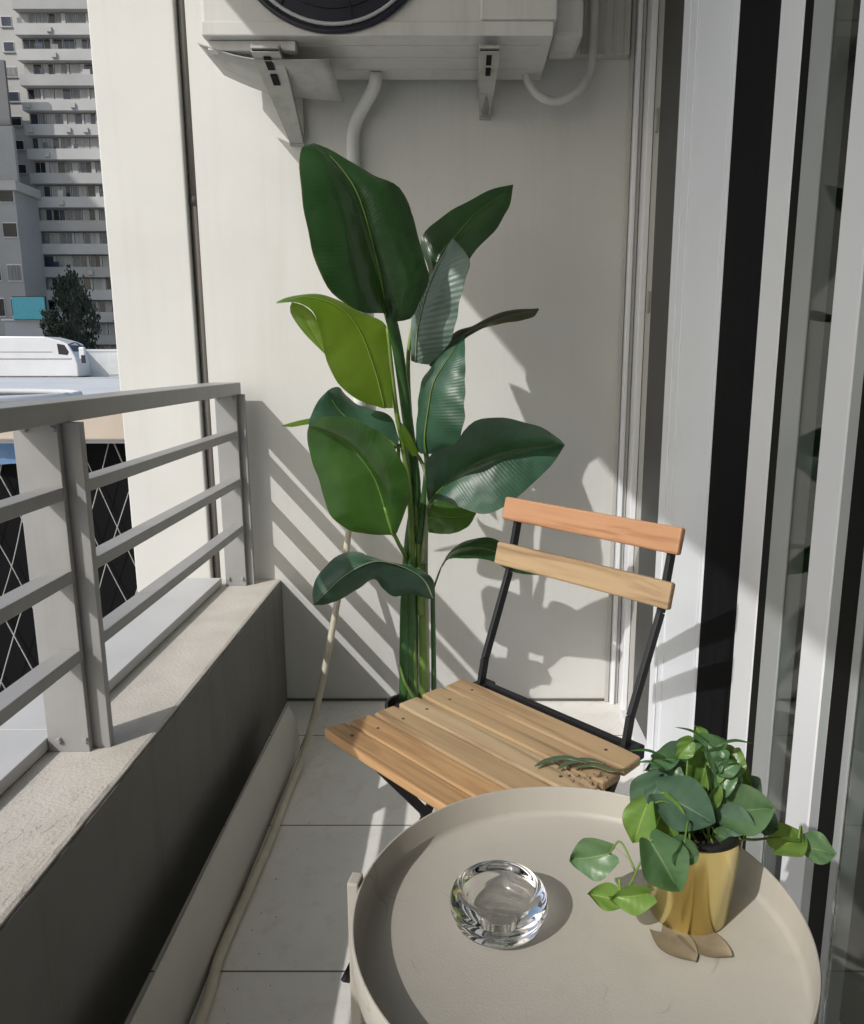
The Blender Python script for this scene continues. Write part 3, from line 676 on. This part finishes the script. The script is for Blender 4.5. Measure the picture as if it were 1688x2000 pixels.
slat('back_slat', .376, .248, .264, .751, .794, 'woodred', tiltc=R(-14), bend=.012, label='reddish top slat of the backrest')
slat('back_slat', .376, .228, .244, .667, .710, 'wood', tiltc=R(-14), bend=.012)
for s in (-1, 1):
    for i, (a, b, dz) in enumerate(seat_y):
        obj('screw', lathe(BM(), [(0, .4546+dz+(.001 if i == 5 else 0)), (.0026, .4546+dz+(.001 if i == 5 else 0)), (.0034, .4535+dz), (.0034, .45+dz), (0, .45+dz)], (s*.150, (a+b)/2, 0), 10), M['screw'], chr_, local=True)
for s in (-1, 1):
    bm = BM(); pts = [(s*.165, .272, .775), (s*.165, .244, .655), (s*.162, .178, .50), (s*.162, .165, .44), (s*.162, .03, .24), (s*.162, -.155, .006)]
    for a, b in zip(pts, pts[1:]): bar(bm, a, b, .008, .016, (1, 0, 0))
    obj('back_leg', bm, M['black'], chr_, local=True, bevel=.001)
    bm = BM(); pts = [(s*.145, -.115, .424), (s*.145, .03, .24), (s*.145, .205, .006)]
    for a, b in zip(pts, pts[1:]): bar(bm, a, b, .008, .016, (1, 0, 0))
    obj('front_leg', bm, M['black'], chr_, local=True, bevel=.001)
    obj('seat_bearer', bx(s*.150-.005, s*.150+.005, -.125, .165, .424, .437), M['black'], chr_, local=True, bevel=.001)
    obj('hinge', bx(s*.165-.014, s*.165+.016, .150, .195, .428, .452), M['black'], chr_, local=True, bevel=.003)
    obj('pivot_bolt', tube(BM(), [(s*.140, .03, .24), (s*.172, .03, .24)], .007, 12, 2, curved=False), M['black'], chr_, local=True)
obj('rear_bar', bar(BM(), (-.165, .178, .447), (.165, .178, .447), .012, .012, (0, 0, 1)), M['black'], chr_, local=True, bevel=.001)
obj('stretcher', bar(BM(), (-.145, .17, .05), (.145, .17, .05), .014, .008, (0, 0, 1)), M['black'], chr_, local=True, bevel=.001)
obj('stretcher', bar(BM(), (-.162, -.125, .045), (.162, -.125, .045), .014, .008, (0, 0, 1)), M['black'], chr_, local=True, bevel=.001)
obj('front_bar', tube(BM(), [(-.192, -.118, .428), (.165, -.118, .428)], .0062, 12, 2, curved=False), M['black'], chr_, local=True, smooth=True)

# ================================================================ TRAY TABLE
TC = Vector((.1125, .658, 0)); TR = .2175; TZ = .525
tb = empty('tray_table', TC); tag(tb, 'round taupe tray table with raised rim in the foreground', 'table')
pr = [(0, TZ-.041), (TR-.006, TZ-.041), (TR-.001, TZ-.037), (TR, TZ-.031), (TR, TZ-.001), (TR-.0008, TZ), (TR-.0022, TZ), (TR-.003, TZ-.001),
      (TR-.0030, TZ-.030), (TR-.006, TZ-.035), (TR-.010, TZ-.037), (0, TZ-.037)]
o = obj('tray', lathe(BM(), pr, TC, 160), M['table'], tb, smooth=True); o.modifiers.new('es', 'EDGE_SPLIT').split_angle = R(50)
ZT = TZ-.037
for a in (170, 290, 50):
    c, s = math.cos(R(a)), math.sin(R(a))
    p = TC+Vector((c*(TR+.0065), s*(TR+.0065), 0)); m_ = Matrix.Translation(p) @ Matrix.Rotation(R(a), 4, 'Z')
    obj('leg', box(BM(), -.006, .006, -.010, .010, .0, TZ+.004, m_), M['table'], tb, bevel=.002)
obj('leg_ring', lathe(BM(), [(TR-.012+.005*math.cos(x), .02+.005*math.sin(x)) for x in [2*PI*k/8 for k in range(8)]], TC, 72, close=True), M['table'], tb, smooth=True)

def ontray(px, py):
    d = at(px, py, 1)-Vector((0, 0, H)); return Vector((0, 0, H))+d*((ZT-H)/d.z)
# glass ashtray dish
GC = ontray(974, 1806)
g_out = [(0, .0006), (.026, .0006), (.036, .003), (.0435, .0095), (.0462, .0145), (.0458, .0170), (.0485, .0215), (.0492, .0265), (.0482, .0290), (.0488, .0325), (.0465, .0385), (.0430, .0425), (.0395, .0438), (.0365, .0425)]
g_in = [(.0335, .036), (.0275, .0245), (.0205, .0165), (.0190, .0175), (.0170, .0155), (.0120, .0145), (.0105, .0152), (.0085, .0140), (0, .0135)]
o = obj('glass_ashtray', lathe(BM(), g_out+g_in, GC, 96), M['glass'], smooth=True)
tag(o, 'thick round clear glass ashtray on the taupe tray', 'ashtray')

# grit and dry leaf crumbs lying on the tiles
bm = BM()
for k in range(110):
    y = random.uniform(.7, 2.22); x = -.40+abs(random.gauss(0, .05)) if k % 3 else random.uniform(-.4, .45)
    if k % 5 == 0: y = 2.235-abs(random.gauss(0, .03)); x = random.uniform(-.5, .44)
    a = random.uniform(0, PI); L_ = random.uniform(.0006, .0022)
    bar(bm, (x, y, .0012), (x+math.cos(a)*L_, y+math.sin(a)*L_, .0012), random.uniform(.0006, .0022), .0008, (0, 0, 1))
tag(obj('grit', bm, M['dry']), 'scattered grit and dry crumbs on the pale floor tiles', 'grit', kind='stuff')

# ================================================================ SMALL HEART-LEAF PLANT
PC = ontray(1342, 1777); iv = empty('potted_plant', PC); tag(iv, 'small trailing plant with heart shaped leaves in a brass pot on the tray', 'plant')
o = obj('brass_pot', lathe(BM(), [(0, .0008), (.0375, .0008), (.0395, .003), (.0495, .100), (.0502, .101), (.0490, .1015), (.0475, .100), (.0380, .020), (0, .018)], PC, 72), M['gold'], iv, smooth=True)
o.modifiers.new('es', 'EDGE_SPLIT').split_angle = R(50)
obj('inner_pot', lathe(BM(), [(.0470, .0985), (.0455, .1005), (.0450, .102), (.0375, .102), (.036, .085), (0, .084)], PC, 48), M['pot'], iv, smooth=True)
obj('soil', lathe(BM(), [(0, .093), (.02, .092), (.0364, .088)], PC, 24), M['soil'], iv)
TOPC = PC+Vector((0, 0, .09))
def heart(px, py, y, size, ang, tilt, pan, m, curl=.18, aspect=1.0, stem=True, par=None, sm='stem', base=None):
    """heart leaf centred on a place, tip pointing ang degrees (0 = right, -90 = down); tilt / pan turn it away from the camera"""
    y += .035; c = at(px, py, y); s = size*y/F*.98
    fold = random.uniform(.14, .30); rp_ = random.uniform(.02, .045); ph = random.uniform(0, 6); curl = curl*random.uniform(.7, 2.2)
    tilt += random.uniform(-14, 14); pan += random.uniform(-22, 22); aspect *= random.uniform(.8, 1.0)
    NS, NT = 12, 7; bm = BM(); uv = bm.loops.layers.uv.new('UV'); info = {}; g = []
    for i in range(NS+1):
        t = i/NS
        w_ = .50*aspect*(math.sin(PI*min(1, t*.92+.08))**.72)*(1-.30*t)*(1.15 if t < .4 else 1.15-.25*(t-.4)/.6)
        row = []
        for k in range(-NT, NT+1):
            f = k/NT; xx = t-.5-.20*math.exp(-t*8)*math.sin(PI*min(1, abs(f)*1.05)*.62)
            p = Vector((xx, f*w_, 0)); p.z = abs(f)**1.2*fold-curl*(t-.35)**2*1.5+rp_*math.sin(11*t+6*f+ph)*abs(f)
            v = bm.verts.new(p); info[v] = ((f+1)/2, t); row.append(v)
        g.append(row)
    for a, b in zip(g, g[1:]):
        for k in range(2*NT):
            fa = bm.faces.new((a[k], a[k+1], b[k+1], b[k]))
            for lp in fa.loops: lp[uv].uv = info[lp.vert]
    # local x along the leaf, y across, z towards the camera
    rot = Matrix.Rotation(R(pan), 4, 'Z') @ Matrix.Rotation(R(90+tilt), 4, 'X') @ Matrix.Rotation(R(ang), 4, 'Z')
    mm = Matrix.Translation(c) @ rot @ Matrix.Scale(s, 4)
    bmesh.ops.transform(bm, matrix=mm, verts=bm.verts)
    o = obj('leaf', bm, M[m], par or iv, smooth='keep')
    bpt = mm @ Vector((-.50, 0, 0)); mid_ = mm @ Vector((0, 0, -.01)); tip = mm @ Vector((.45, 0, -curl*.02))
    if stem:
        st = base or TOPC+Vector((random.uniform(-.02, .02), random.uniform(-.02, .02), 0))
        mdl = st.lerp(bpt, .55)+Vector((0, .004, .018))
        obj('stem', tube(BM(), [st, mdl, bpt], .0014, 6, 12, r1=.0009), M[sm], par or iv, smooth=True)
    return o
HL = [ # px, py, y, size, ang, tilt, pan, material
 (1308,1497,.690,105,178,-30,10,'lf_ivy3'), (1262,1560,.665,95,-120,-25,-15,'lf_ivy3'), (1345,1578,.645,125,-25,-35,5,'lf_ivy3'),
 (1250,1610,.640,90,-100,-15,-20,'lf_ivy2'), (1305,1600,.648,85,-70,-20,10,'lf_ivy2'), (1318,1655,.615,70,170,-20,10,'lf_ivy'),
 (1300,1692,.600,120,-60,-10,8,'lf_ivy'), (1335,1672,.602,75,-85,0,20,'lf_ivy'), (1390,1565,.650,55,-120,-10,10,'lf_ivy2'),
 (1375,1510,.675,85,-100,-20,-10,'lf_ivy2'), (1410,1535,.670,110,-60,-25,20,'lf_ivy'), (1440,1520,.690,80,-70,-30,30,'lf_ivy'),
 (1462,1582,.660,120,0,-40,10,'lf_ivy'), (1440,1605,.650,80,-20,-30,15,'lf_ivy3'), (1335,1462,.705,60,160,-35,0,'lf_ivy2'),
 (1390,1462,.705,75,30,-30,0,'lf_ivy'), (1420,1475,.705,60,10,-30,10,'lf_ivy2'), (1360,1475,.690,70,90,-25,0,'lf_ivy'),
 (1350,1540,.680,70,-150,-30,0,'lf_ivy'), (1425,1640,.640,60,-30,-35,10,'lf_ivy'), (1400,1600,.655,70,-60,-20,20,'lf_ivy3'),
 (1290,1530,.690,60,-160,-30,-10,'lf_ivy'), (1470,1545,.695,60,-50,-30,30,'lf_ivy3'), (1365,1430,.715,34,120,-30,0,'lf_ivy2')]
for h in HL: heart(*h)
for k in range(26):
    a = random.uniform(0, 2*PI); q = math.sqrt(random.random())
    heart(1362+100*q*math.cos(a), 1548+92*q*math.sin(a), random.uniform(.655, .70), random.uniform(38, 74), random.uniform(-170, 10), random.uniform(-45, 0), random.uniform(-30, 30), random.choice(('lf_ivy', 'lf_ivy2', 'lf_ivy3', 'lf_ivy')), stem=k % 2 == 0)
# slim young shoots
for a, b in (((1385,1450,.70), (1318,1420,.705)), ((1400,1455,.70), (1470,1452,.70)), ((1300,1480,.70), (1232,1466,.70)), ((1295,1500,.70), (1240,1490,.71)), ((1420,1490,.70), (1450,1500,.70))):
    p, q = at(*a), at(*b); obj('shoot', tube(BM(), [p, p.lerp(q, .5)+Vector((0, 0, .004)), q], lambda t: .0028*math.sin(PI*(.12+.88*t))+.0003, 6, 12, flat=.3), M['stemdark'], iv, smooth=True)
# trailing runners to the left and right
r0 = TOPC+Vector((-.03, -.02, 0))
obj('stem', tube(BM(), [r0, at(1262,1668,.635), at(1235,1720,.63), at(1212,1752,.635)], .0015, 6, 24, r1=.001), M['stem'], iv, smooth=True)
heart(1150,1676,.640,98,-155,-20,-10,'lf_ivy',stem=True,base=at(1240,1700,.635))
heart(1228,1752,.592,85,-170,-20,0,'lf_ivy2',stem=False); heart(1178,1752,.606,70,170,-35,0,'lf_ivy2',stem=True,base=at(1212,1745,.635))
r1_ = TOPC+Vector((.035, .0, 0))
obj('stem', tube(BM(), [r1_, at(1462,1640,.69), at(1520,1636,.71), at(1560,1640,.72)], .0015, 6, 24, r1=.001), M['stem'], iv, smooth=True)
heart(1545,1645,.688,85,10,-55,0,'lf_ivy2',stem=False); heart(1602,1660,.690,75,-15,-50,0,'lf_ivy',stem=True,base=at(1560,1640,.72))
heart(1490,1605,.69,70,-40,-40,20,'lf_ivy3',stem=True)
# shadow-like heart marks on the tray, made as thin tan leaf shapes
def tray_mark(x, y, size, ang, label):
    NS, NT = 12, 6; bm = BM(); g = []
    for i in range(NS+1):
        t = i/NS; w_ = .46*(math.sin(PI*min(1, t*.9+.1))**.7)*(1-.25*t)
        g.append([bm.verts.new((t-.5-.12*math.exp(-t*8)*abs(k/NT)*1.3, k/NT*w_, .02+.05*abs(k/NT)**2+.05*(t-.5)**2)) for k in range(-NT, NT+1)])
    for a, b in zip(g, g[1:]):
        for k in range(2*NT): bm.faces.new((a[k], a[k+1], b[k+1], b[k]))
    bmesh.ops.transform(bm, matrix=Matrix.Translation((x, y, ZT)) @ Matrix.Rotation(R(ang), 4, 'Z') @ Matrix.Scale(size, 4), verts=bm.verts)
    tag(obj('leaf_mark', bm, M['dry'], smooth=True), label, 'leaf', 'shadow-like leaf marks on the tray')
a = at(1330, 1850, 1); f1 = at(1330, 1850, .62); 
q = ontray(1325, 1852); tray_mark(q.x, q.y, .046, -60, 'tan shadow-like leaf mark on the tray, left of the two before the brass pot')
q = ontray(1385, 1850); tray_mark(q.x, q.y, .046, -40, 'brown shadow-like leaf mark on the tray, right of the two before the brass pot')

# broken twig bits and dried sprig on the seat's rear right corner
sg = empty('dried_sprig', at(1150, 1500, 1.07)); tag(sg, 'small dried sprig with green blades lying on the rear corner of the chair seat', 'sprig')
def onseat(px, py, z=.458):
    d = at(px, py, 1)-Vector((0, 0, H)); return Vector((0, 0, H))+d*((z-H)/d.z)
for pts in ([(1045,1497),(1070,1485),(1110,1480),(1150,1492)], [(1090,1502),(1115,1488),(1150,1484),(1185,1492)], [(1120,1500),(1160,1494),(1200,1505),(1235,1500)]):
    obj('blade', tube(BM(), [onseat(p[0], p[1], .459+.002*i) for i, p in enumerate(pts)], lambda t: .0065*math.sin(PI*(.1+.86*t)), 8, 20, flat=.25), M['lf_ivy3'], sg, smooth=True)
bm = BM()
for k in range(22):
    q = onseat(random.uniform(1100, 1195), random.uniform(1500, 1532), .457); a = random.uniform(0, PI); L_ = random.uniform(.002, .007)
    bar(bm, q, q+Vector((math.cos(a)*L_, math.sin(a)*L_, random.uniform(0, .002))), random.uniform(.001, .004), .001, (0, 0, 1))
obj('crumbs', bm, M['dry'], sg)['kind'] = 'stuff'

# ================================================================ OUTSIDE: NEIGHBOUR'S DECK
M['beige'] = mat('beige_render', (.52, .44, .36), .85, var=.05, scale=3)
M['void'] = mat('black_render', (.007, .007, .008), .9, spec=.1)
M['deckwhite'] = mat('white_roof_paint', (.60, .61, .61), .7, var=.06, scale=1.5)
dk = empty('roof_deck', (-4, 9, -6.2)); tag(dk, 'low neighbouring building with flat white roof deck and beige edge beam', 'building')
obj('deck', bx(-14, 1.2, 5.06, 13.5, .50, .70), M['deckwhite'], dk)
obj('edge_beam', bx(-14, 1.2, 4.94, 5.06, .535, .715), M['beige'], dk, bevel=.01)
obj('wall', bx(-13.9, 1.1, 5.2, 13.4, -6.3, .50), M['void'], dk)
# dark opening in the deck with a white curved rim
bm = BM(); c = at(30, 783, 6.9); ps = []
for k in range(24):
    a = 2*PI*k/24; ps.append((c.x-.5+1.05*math.cos(a), 6.75+.95*math.sin(a)))
prism(bm, ps, .7, .712, 'xy'); op = obj('skylight', bm, M['acdark'], dk)
bm = BM(); tube(bm, [(x, y, .73) for x, y in ps]+[(ps[0][0], ps[0][1], .73)], .03, 8, 60); obj('rim', bm, M['deckwhite'], op, smooth=True)
# diamond wire mesh in front of the dark wall
nt_ = empty('mesh_fence', (-4, 5.1, -6)); tag(nt_, 'diamond wire mesh screen before the dark wall below the beige beam', 'fence')
bm = BM()
for k in range(-22, 26):
    for sgn in (1, -1):
        pts = []; ph = random.uniform(-.03, .03)
        for i in range(9):
            z = .52-i*.42; x = -3.5+k*.235+ph+sgn*i*.165+random.uniform(-.02, .02)
            pts.append((x, 5.14+.02*sgn+random.uniform(-.015, .015), z))
        if -5.6 < pts[0][0] < .6: tube(bm, pts, random.choice((.0035, .0042, .005)), 5, 24)
obj('wire_mesh', bm, mat('galvanised_wire', (.40, .39, .37), .5), nt_, smooth=True)
for x in (-5.2, -3.6, -2.0, -.4): obj('fence_post', tube(BM(), [(x, 5.165, -6.2), (x, 5.165, .52)], .02, 8, 2, curved=False), M['pot'], nt_, smooth=True)
# blue tarpaulin
bm = BM(); g = []
for i in range(21):
    x = -3.9+1.14*i/20
    g.append([bm.verts.new((x, 5.10+.012*math.sin(x*23)+.01*j*math.sin(x*9), .53-.045*j-.004*j*math.sin(x*7))) for j in range(5)])
for a, b in zip(g, g[1:]):
    for k in range(4): bm.faces.new((a[k], a[k+1], b[k+1], b[k]))
tag(obj('tarpaulin', bm, mat('blue_tarp', (.10, .22, .42), .5, var=.2, scale=5), smooth=True), 'blue tarpaulin strip hanging under the beige beam', 'tarpaulin')

# ================================================================ STREET: coach, low wall, board
M['coach'] = mat('coach_white', (.62, .63, .65), .35, var=.04, scale=.6)
cy = 56; K = lambda px, py, y=cy: at(px, py, y)
co = empty('coach', (K(60, 735).x, cy+1.2, -.28)); tag(co, 'white coach parked on the street beyond the roof deck', 'coach')
xr = K(153, 735).x
prof_ = [(-44, .06), (xr, .06), (xr+.02, .9), (xr-.12, 1.5), (xr-.55, 2.35), (xr-1.0, 2.55), (xr-2.2, 2.86), (-44, 2.95)]
prism(BM(), prof_, cy, cy+2.4) if False else None
bm = prism(BM(), [(a, b-.28) for a, b in prof_], cy, cy+2.4); obj('body', bm, M['coach'], co, bevel=.08)
bm = prism(BM(), [(xr-1.25, 1.35), (xr-.62, 1.28), (xr-.50, 1.50), (xr-.78, 2.0), (xr-1.30, 2.08)], cy-.012, cy+.05); obj('cab_window', bm, M['acdark'], co)
obj('windscreen', prism(BM(), [(xr-.13, 1.16), (xr-.11, 1.16), (xr-.48, 1.98), (xr-.52, 1.98)], cy+.15, cy+2.25), M['acdark'], co)
obj('side_stripe', bx(-44, xr-.35, cy-.02, cy+.02, .98, 1.05), mat('coach_grey', (.22, .22, .24), .4), co)
obj('side_stripe', bx(-44, xr-1.7, cy-.02, cy+.02, 1.48, 1.53), mat('coach_grey', (.25, .25, .27), .4), co)
for x in (xr-2.6, xr-9.2):
    o = obj('wheel', lathe(BM(), [(0, -.02), (.30, -.02), (.47, .02), (.47, .28), (0, .28)], (x, cy+.30, .19), 28, 'y'), M['pot'], co, smooth=True)
    obj('rim', lathe(BM(), [(0, -.05), (.27, -.04), (.27, 0)], (x, cy+.30, .19), 20, 'y'), M['acring'], o)
mi = obj('side_mirror', bx(xr+.30, xr+.72, cy-.25, cy+.05, 1.00, 1.85), M['coach'], co, bevel=.08)
obj('mirror_arm', tube(BM(), [(xr-.5, cy, 2.0), (xr+.1, cy-.12, 2.15), (xr+.5, cy-.1, 1.85)], .05, 6, 10), M['pot'], mi)
obj('mirror_glass', bx(xr+.46, xr+.76, cy-.27, cy-.24, .72, 1.28), M['acdark'], mi)
lw = empty('low_wall', (K(205, 735, 58).x, 58, -.28)); tag(lw, 'low white wall on the street right of the coach', 'wall')
obj('wall', bx(K(160, 735, 58).x, K(300, 735, 58).x, 58, 58.4, -.3, 1.55), M['deckwhite'], lw, bevel=.03)
obj('wall_cap', bx(K(158, 735, 58).x, K(302, 735, 58).x, 57.95, 58.45, 1.55, 1.72), M['coach'], lw)
kb = K(16, 700, 90); kc = K(92, 700, 90)
kk = empty('kiosk', (kb.x, 90, -.28)); tag(kk, 'pale kiosk behind the coach carrying the turquoise board', 'kiosk')
obj('wall', bx(kb.x, kc.x, 90, 94, -.3, K(50, 626, 90).z), mat('kiosk_grey', (.40, .40, .42), .7), kk)
obj('roof', bx(kb.x-.2, kc.x+.2, 89.8, 94.2, K(50, 626, 90).z, K(50, 623, 90).z), M['coach'], kk)
tq = empty('billboard', (K(55, 626, 89).x, 89, 0)); tag(tq, 'plain turquoise board on top of the pale kiosk', 'board')
a, b = K(28, 626, 89.5), K(86, 580, 89.5)
obj('panel', bx(a.x, b.x, 89.4, 89.6, a.z+.15, b.z), mat('turquoise', (.10, .42, .50), .6), tq)
obj('frame', bx(a.x-.1, b.x+.1, 89.61, 89.75, a.z+.1, b.z+.1), M['pot'], tq)

# ================================================================ TOWERS
def conc(name, c): return mat(name, c, .85, var=.06, scale=.25)
M['band'] = conc('tower_band', (.43, .425, .41)); M['recessd'] = conc('tower_recess', (.06, .06, .06))
M['tgrey'] = conc('tower_grey', (.33, .33, .32)); M['tdark'] = conc('tower_dark', (.15, .15, .15)); M['tpale'] = conc('tower_pale', (.42, .41, .39)); M['band2'] = conc('tower_band_worn', (.36, .355, .34))
M['g1'] = mat('pane_dark', (.015, .017, .022), .25, var=.3, scale=.5); M['g2'] = mat('pane_blue', (.04, .05, .075), .2, var=.2, scale=.6)
M['g3'] = mat('curtain_grey', (.22, .22, .22), .8, var=.2, scale=1, stretch=(6, 6, .3)); M['g4'] = mat('curtain_pale', (.38, .375, .36), .8, var=.15, scale=1, stretch=(6, 6, .3))
M['mull'] = mat('white_mullion', (.62, .62, .6), .6)
TY = 105
def rowz(r): return at(150, r, TY).z
xl = at(84, 560, TY).x; xrr = at(330, 560, TY).x
tw = empty('apartment_tower', (xl, TY, -.28), 0); tag(tw, 'apartment tower with long pale balcony bands across its whole width', 'building')
fh = 2.88; z0 = rowz(48)-14*fh+.1
obj('core', bx(xl, xrr, TY+1.0, TY+14, -.3, rowz(48)+2*fh+9), M['recessd'], tw)
wbm = BM()
for i in range(16):
    z = z0+i*fh
    obj('balcony_band', bx(xl-.1, xrr, TY-.35, TY+1.0, z-fh*.47, z-fh*.02), M[random.choice(('band', 'band', 'band2'))], tw, bevel=.03)
    x = xl+.2
    if i == 15: 
        continue
    for k in range(6):
        wd = random.uniform(1.05, 2.15); gap = random.choice((.12, .12, .3, .55))
        if x+wd > xl+11.8: break
        zz0, zz1 = z+.0, z+fh*.50
        fr = obj('window', bx(x, x+wd, TY+.72, TY+.80, zz0, zz1), M['mull'], tw)
        n = 2 if wd > 1.3 else 1
        for q in range(n):
            a_, b_ = x+.06+q*(wd-.06)/n, x+(q+1)*(wd-.06)/n
            obj('pane', bx(a_, b_, TY+.68, TY+.715, zz0+.05, zz1-.05), M[random.choice(('g1', 'g2', 'g2', 'g3', 'g3', 'g4', 'g4'))], fr)
        if gap > .25: obj('pier', bx(x+wd, x+wd+gap-.05, TY+.55, TY+.8, zz0, zz1), M['band'], tw)
        if random.random() < .14: obj('wall_unit', bx(x+.2, x+.85, TY-.62, TY-.36, z-fh*.38, z-fh*.18), M['tpale'], tw, bevel=.03)
        if random.random() < .10: obj('laundry', bx(x+.1, x+random.uniform(.6, 1.1), TY-.30, TY-.27, z-.15, z+random.uniform(.45, .8)), M[random.choice(('tpale', 'g3', 'g2'))], tw)
        x += wd+gap
# stepped pale block left of the bands, single windows
bxl = at(50, 560, TY).x
tb2 = empty('apartment_block', (bxl, TY+2, -.28)); tag(tb2, 'pale stair block with single square windows left of the banded tower', 'building')
obj('wall', bx(bxl-1.3, xl-.02, TY+1.2, TY+13, -.3, rowz(48)+22), M['tpale'], tb2)
for i in range(15):
    z = z0+i*fh+.15
    for (u, v) in (((.25, 1.55),)):
        fr = obj('window', bx(bxl+u-.4, bxl+v-.4, TY+1.12, TY+1.22, z, z+1.15), M['mull'], tb2)
        obj('pane', bx(bxl+u-.33, bxl+v-.47, TY+1.06, TY+1.115, z+.08, z+1.07), M[random.choice(('g1', 'g1', 'g3', 'g2'))], fr)
        obj('sill', bx(bxl+u-.5, bxl+v-.3, TY+1.0, TY+1.22, z-.16, z-.05), M['tgrey'], fr)
# dark grey block further left, and the low pale block under it
dx = at(44, 560, TY-6).x
tb3 = empty('apartment_block', (dx, TY-4, -.28)); tag(tb3, 'dark grey building with sparse windows at the left edge', 'building')
top = at(10, 104, TY-6).z; md = at(10, 352, TY-6).z
obj('upper_wall', bx(dx-22, at(16, 200, TY-4).x, TY-4, TY-3.6, at(10, 244, TY-4).z, top), M['tdark'], tb3)
obj('upper_wall', bx(dx-22, at(30, 300, TY-4).x, TY-4.1, TY-3.6, md, at(10, 244, TY-4).z-.1), M['tgrey'], tb3)
obj('ledge', bx(dx-22, dx+.5, TY-6, TY-.2, md-1.1, md), M['tpale'], tb3, bevel=.03)
obj('lower_wall', bx(dx-22, dx, TY-5.5, TY-.2, -.3, md-1.1), M['tgrey'], tb3)
for r_, hh in ((382, 20), (448, 26), (532, 30), (600, 34)):
    zz = at(10, r_, TY-6).z; 
    for k in range(4):
        xx = dx-1.9-k*2.6
        fr = obj('window', bx(xx, xx+1.8, TY-5.6, TY-5.4, zz-hh*.07*.5, zz+hh*.07*.5), M['mull'], tb3)
        obj('pane', bx(xx+.08, xx+1.72, TY-5.68, TY-5.61, zz-hh*.03, zz+hh*.03), M[random.choice(('g1', 'g3', 'g1'))], fr)
# unseen block added outside the frame to the left so its shade lies over the towers' lower floors
of = empty('apartment_tower', (-112, 34, -.28)); tag(of, 'unseen tall concrete block added at the far left to shade the towers', 'building')
obj('wall', bx(-126, -101, 22, 52, -6, 83), M['tgrey'], of)
bm = BM()
for k in range(26): box(bm, -101, -100.8, 23, 51, -2+k*3.1, -.6+k*3.1)
obj('window_bands', bm, M['g1'], of)

# ---- trees before the tower
M['bark'] = mat('bark', (.06, .05, .04), .9); M['fol'] = mat('dark_foliage', (.02, .03, .018), .8, var=.4, scale=1.2)
def tree(name, px, base_row, top_row, wpx, y, label, droop=0):
    b = at(px, base_row, y); t = at(px, top_row, y); hgt = t.z-b.z; wd = wpx/F*y
    e = empty(name, (b.x, y, -.28)); tag(e, label, 'tree')
    bm = tube(BM(), [(b.x, y, -.3), (b.x+.2, y, b.z+hgt*.3), (b.x-.1, y, b.z+hgt*.7)], .28, 8, 10, r1=.1)
    for k in range(7):
        a = random.uniform(0, 2*PI); z = b.z+hgt*random.uniform(.25, .6)
        tube(bm, [(b.x, y, z), (b.x+math.cos(a)*wd*.3, y+math.sin(a)*wd*.3, z+hgt*.25)], .09, 6, 4, r1=.03)
    obj('trunk', bm, M['bark'], e, smooth=True)
    bm = BM()
    cl = [(random.uniform(-.5, .5), random.uniform(-.5, .5), random.uniform(.12, .95)) for _ in range(46)]
    for cx_, cy_, cz_ in cl:
        rad = math.sqrt(max(.05, 1-((cz_-.5)/.55)**2)); c0 = Vector((b.x+cx_*wd*rad, y+cy_*wd*rad, b.z+hgt*cz_))
        for _ in range(70):
            d = Vector((random.gauss(0, 1), random.gauss(0, 1), random.gauss(0, 1.0+droop)))*wd*.075
            p = c0+d; s = random.uniform(.10, .24); u = Vector((random.gauss(0, 1), random.gauss(0, 1), random.gauss(0, 1))).normalized(); v = u.orthogonal().normalized()
            if droop: u = (u+Vector((0, 0, -2.2))).normalized(); v = u.orthogonal().normalized(); s *= 1.3
            vs = [bm.verts.new(p+u*s), bm.verts.new(p+v*s*.4), bm.verts.new(p-u*s), bm.verts.new(p-v*s*.4)]; bm.faces.new(vs)
    obj('crown', bm, M['fol'], e)
tree('willow_tree', 152, 700, 542, 62, 84, 'dark drooping tree before the banded tower', droop=1.4)
tree('round_tree', 110, 690, 606, 40, 80, 'small dark round tree left of the drooping tree')
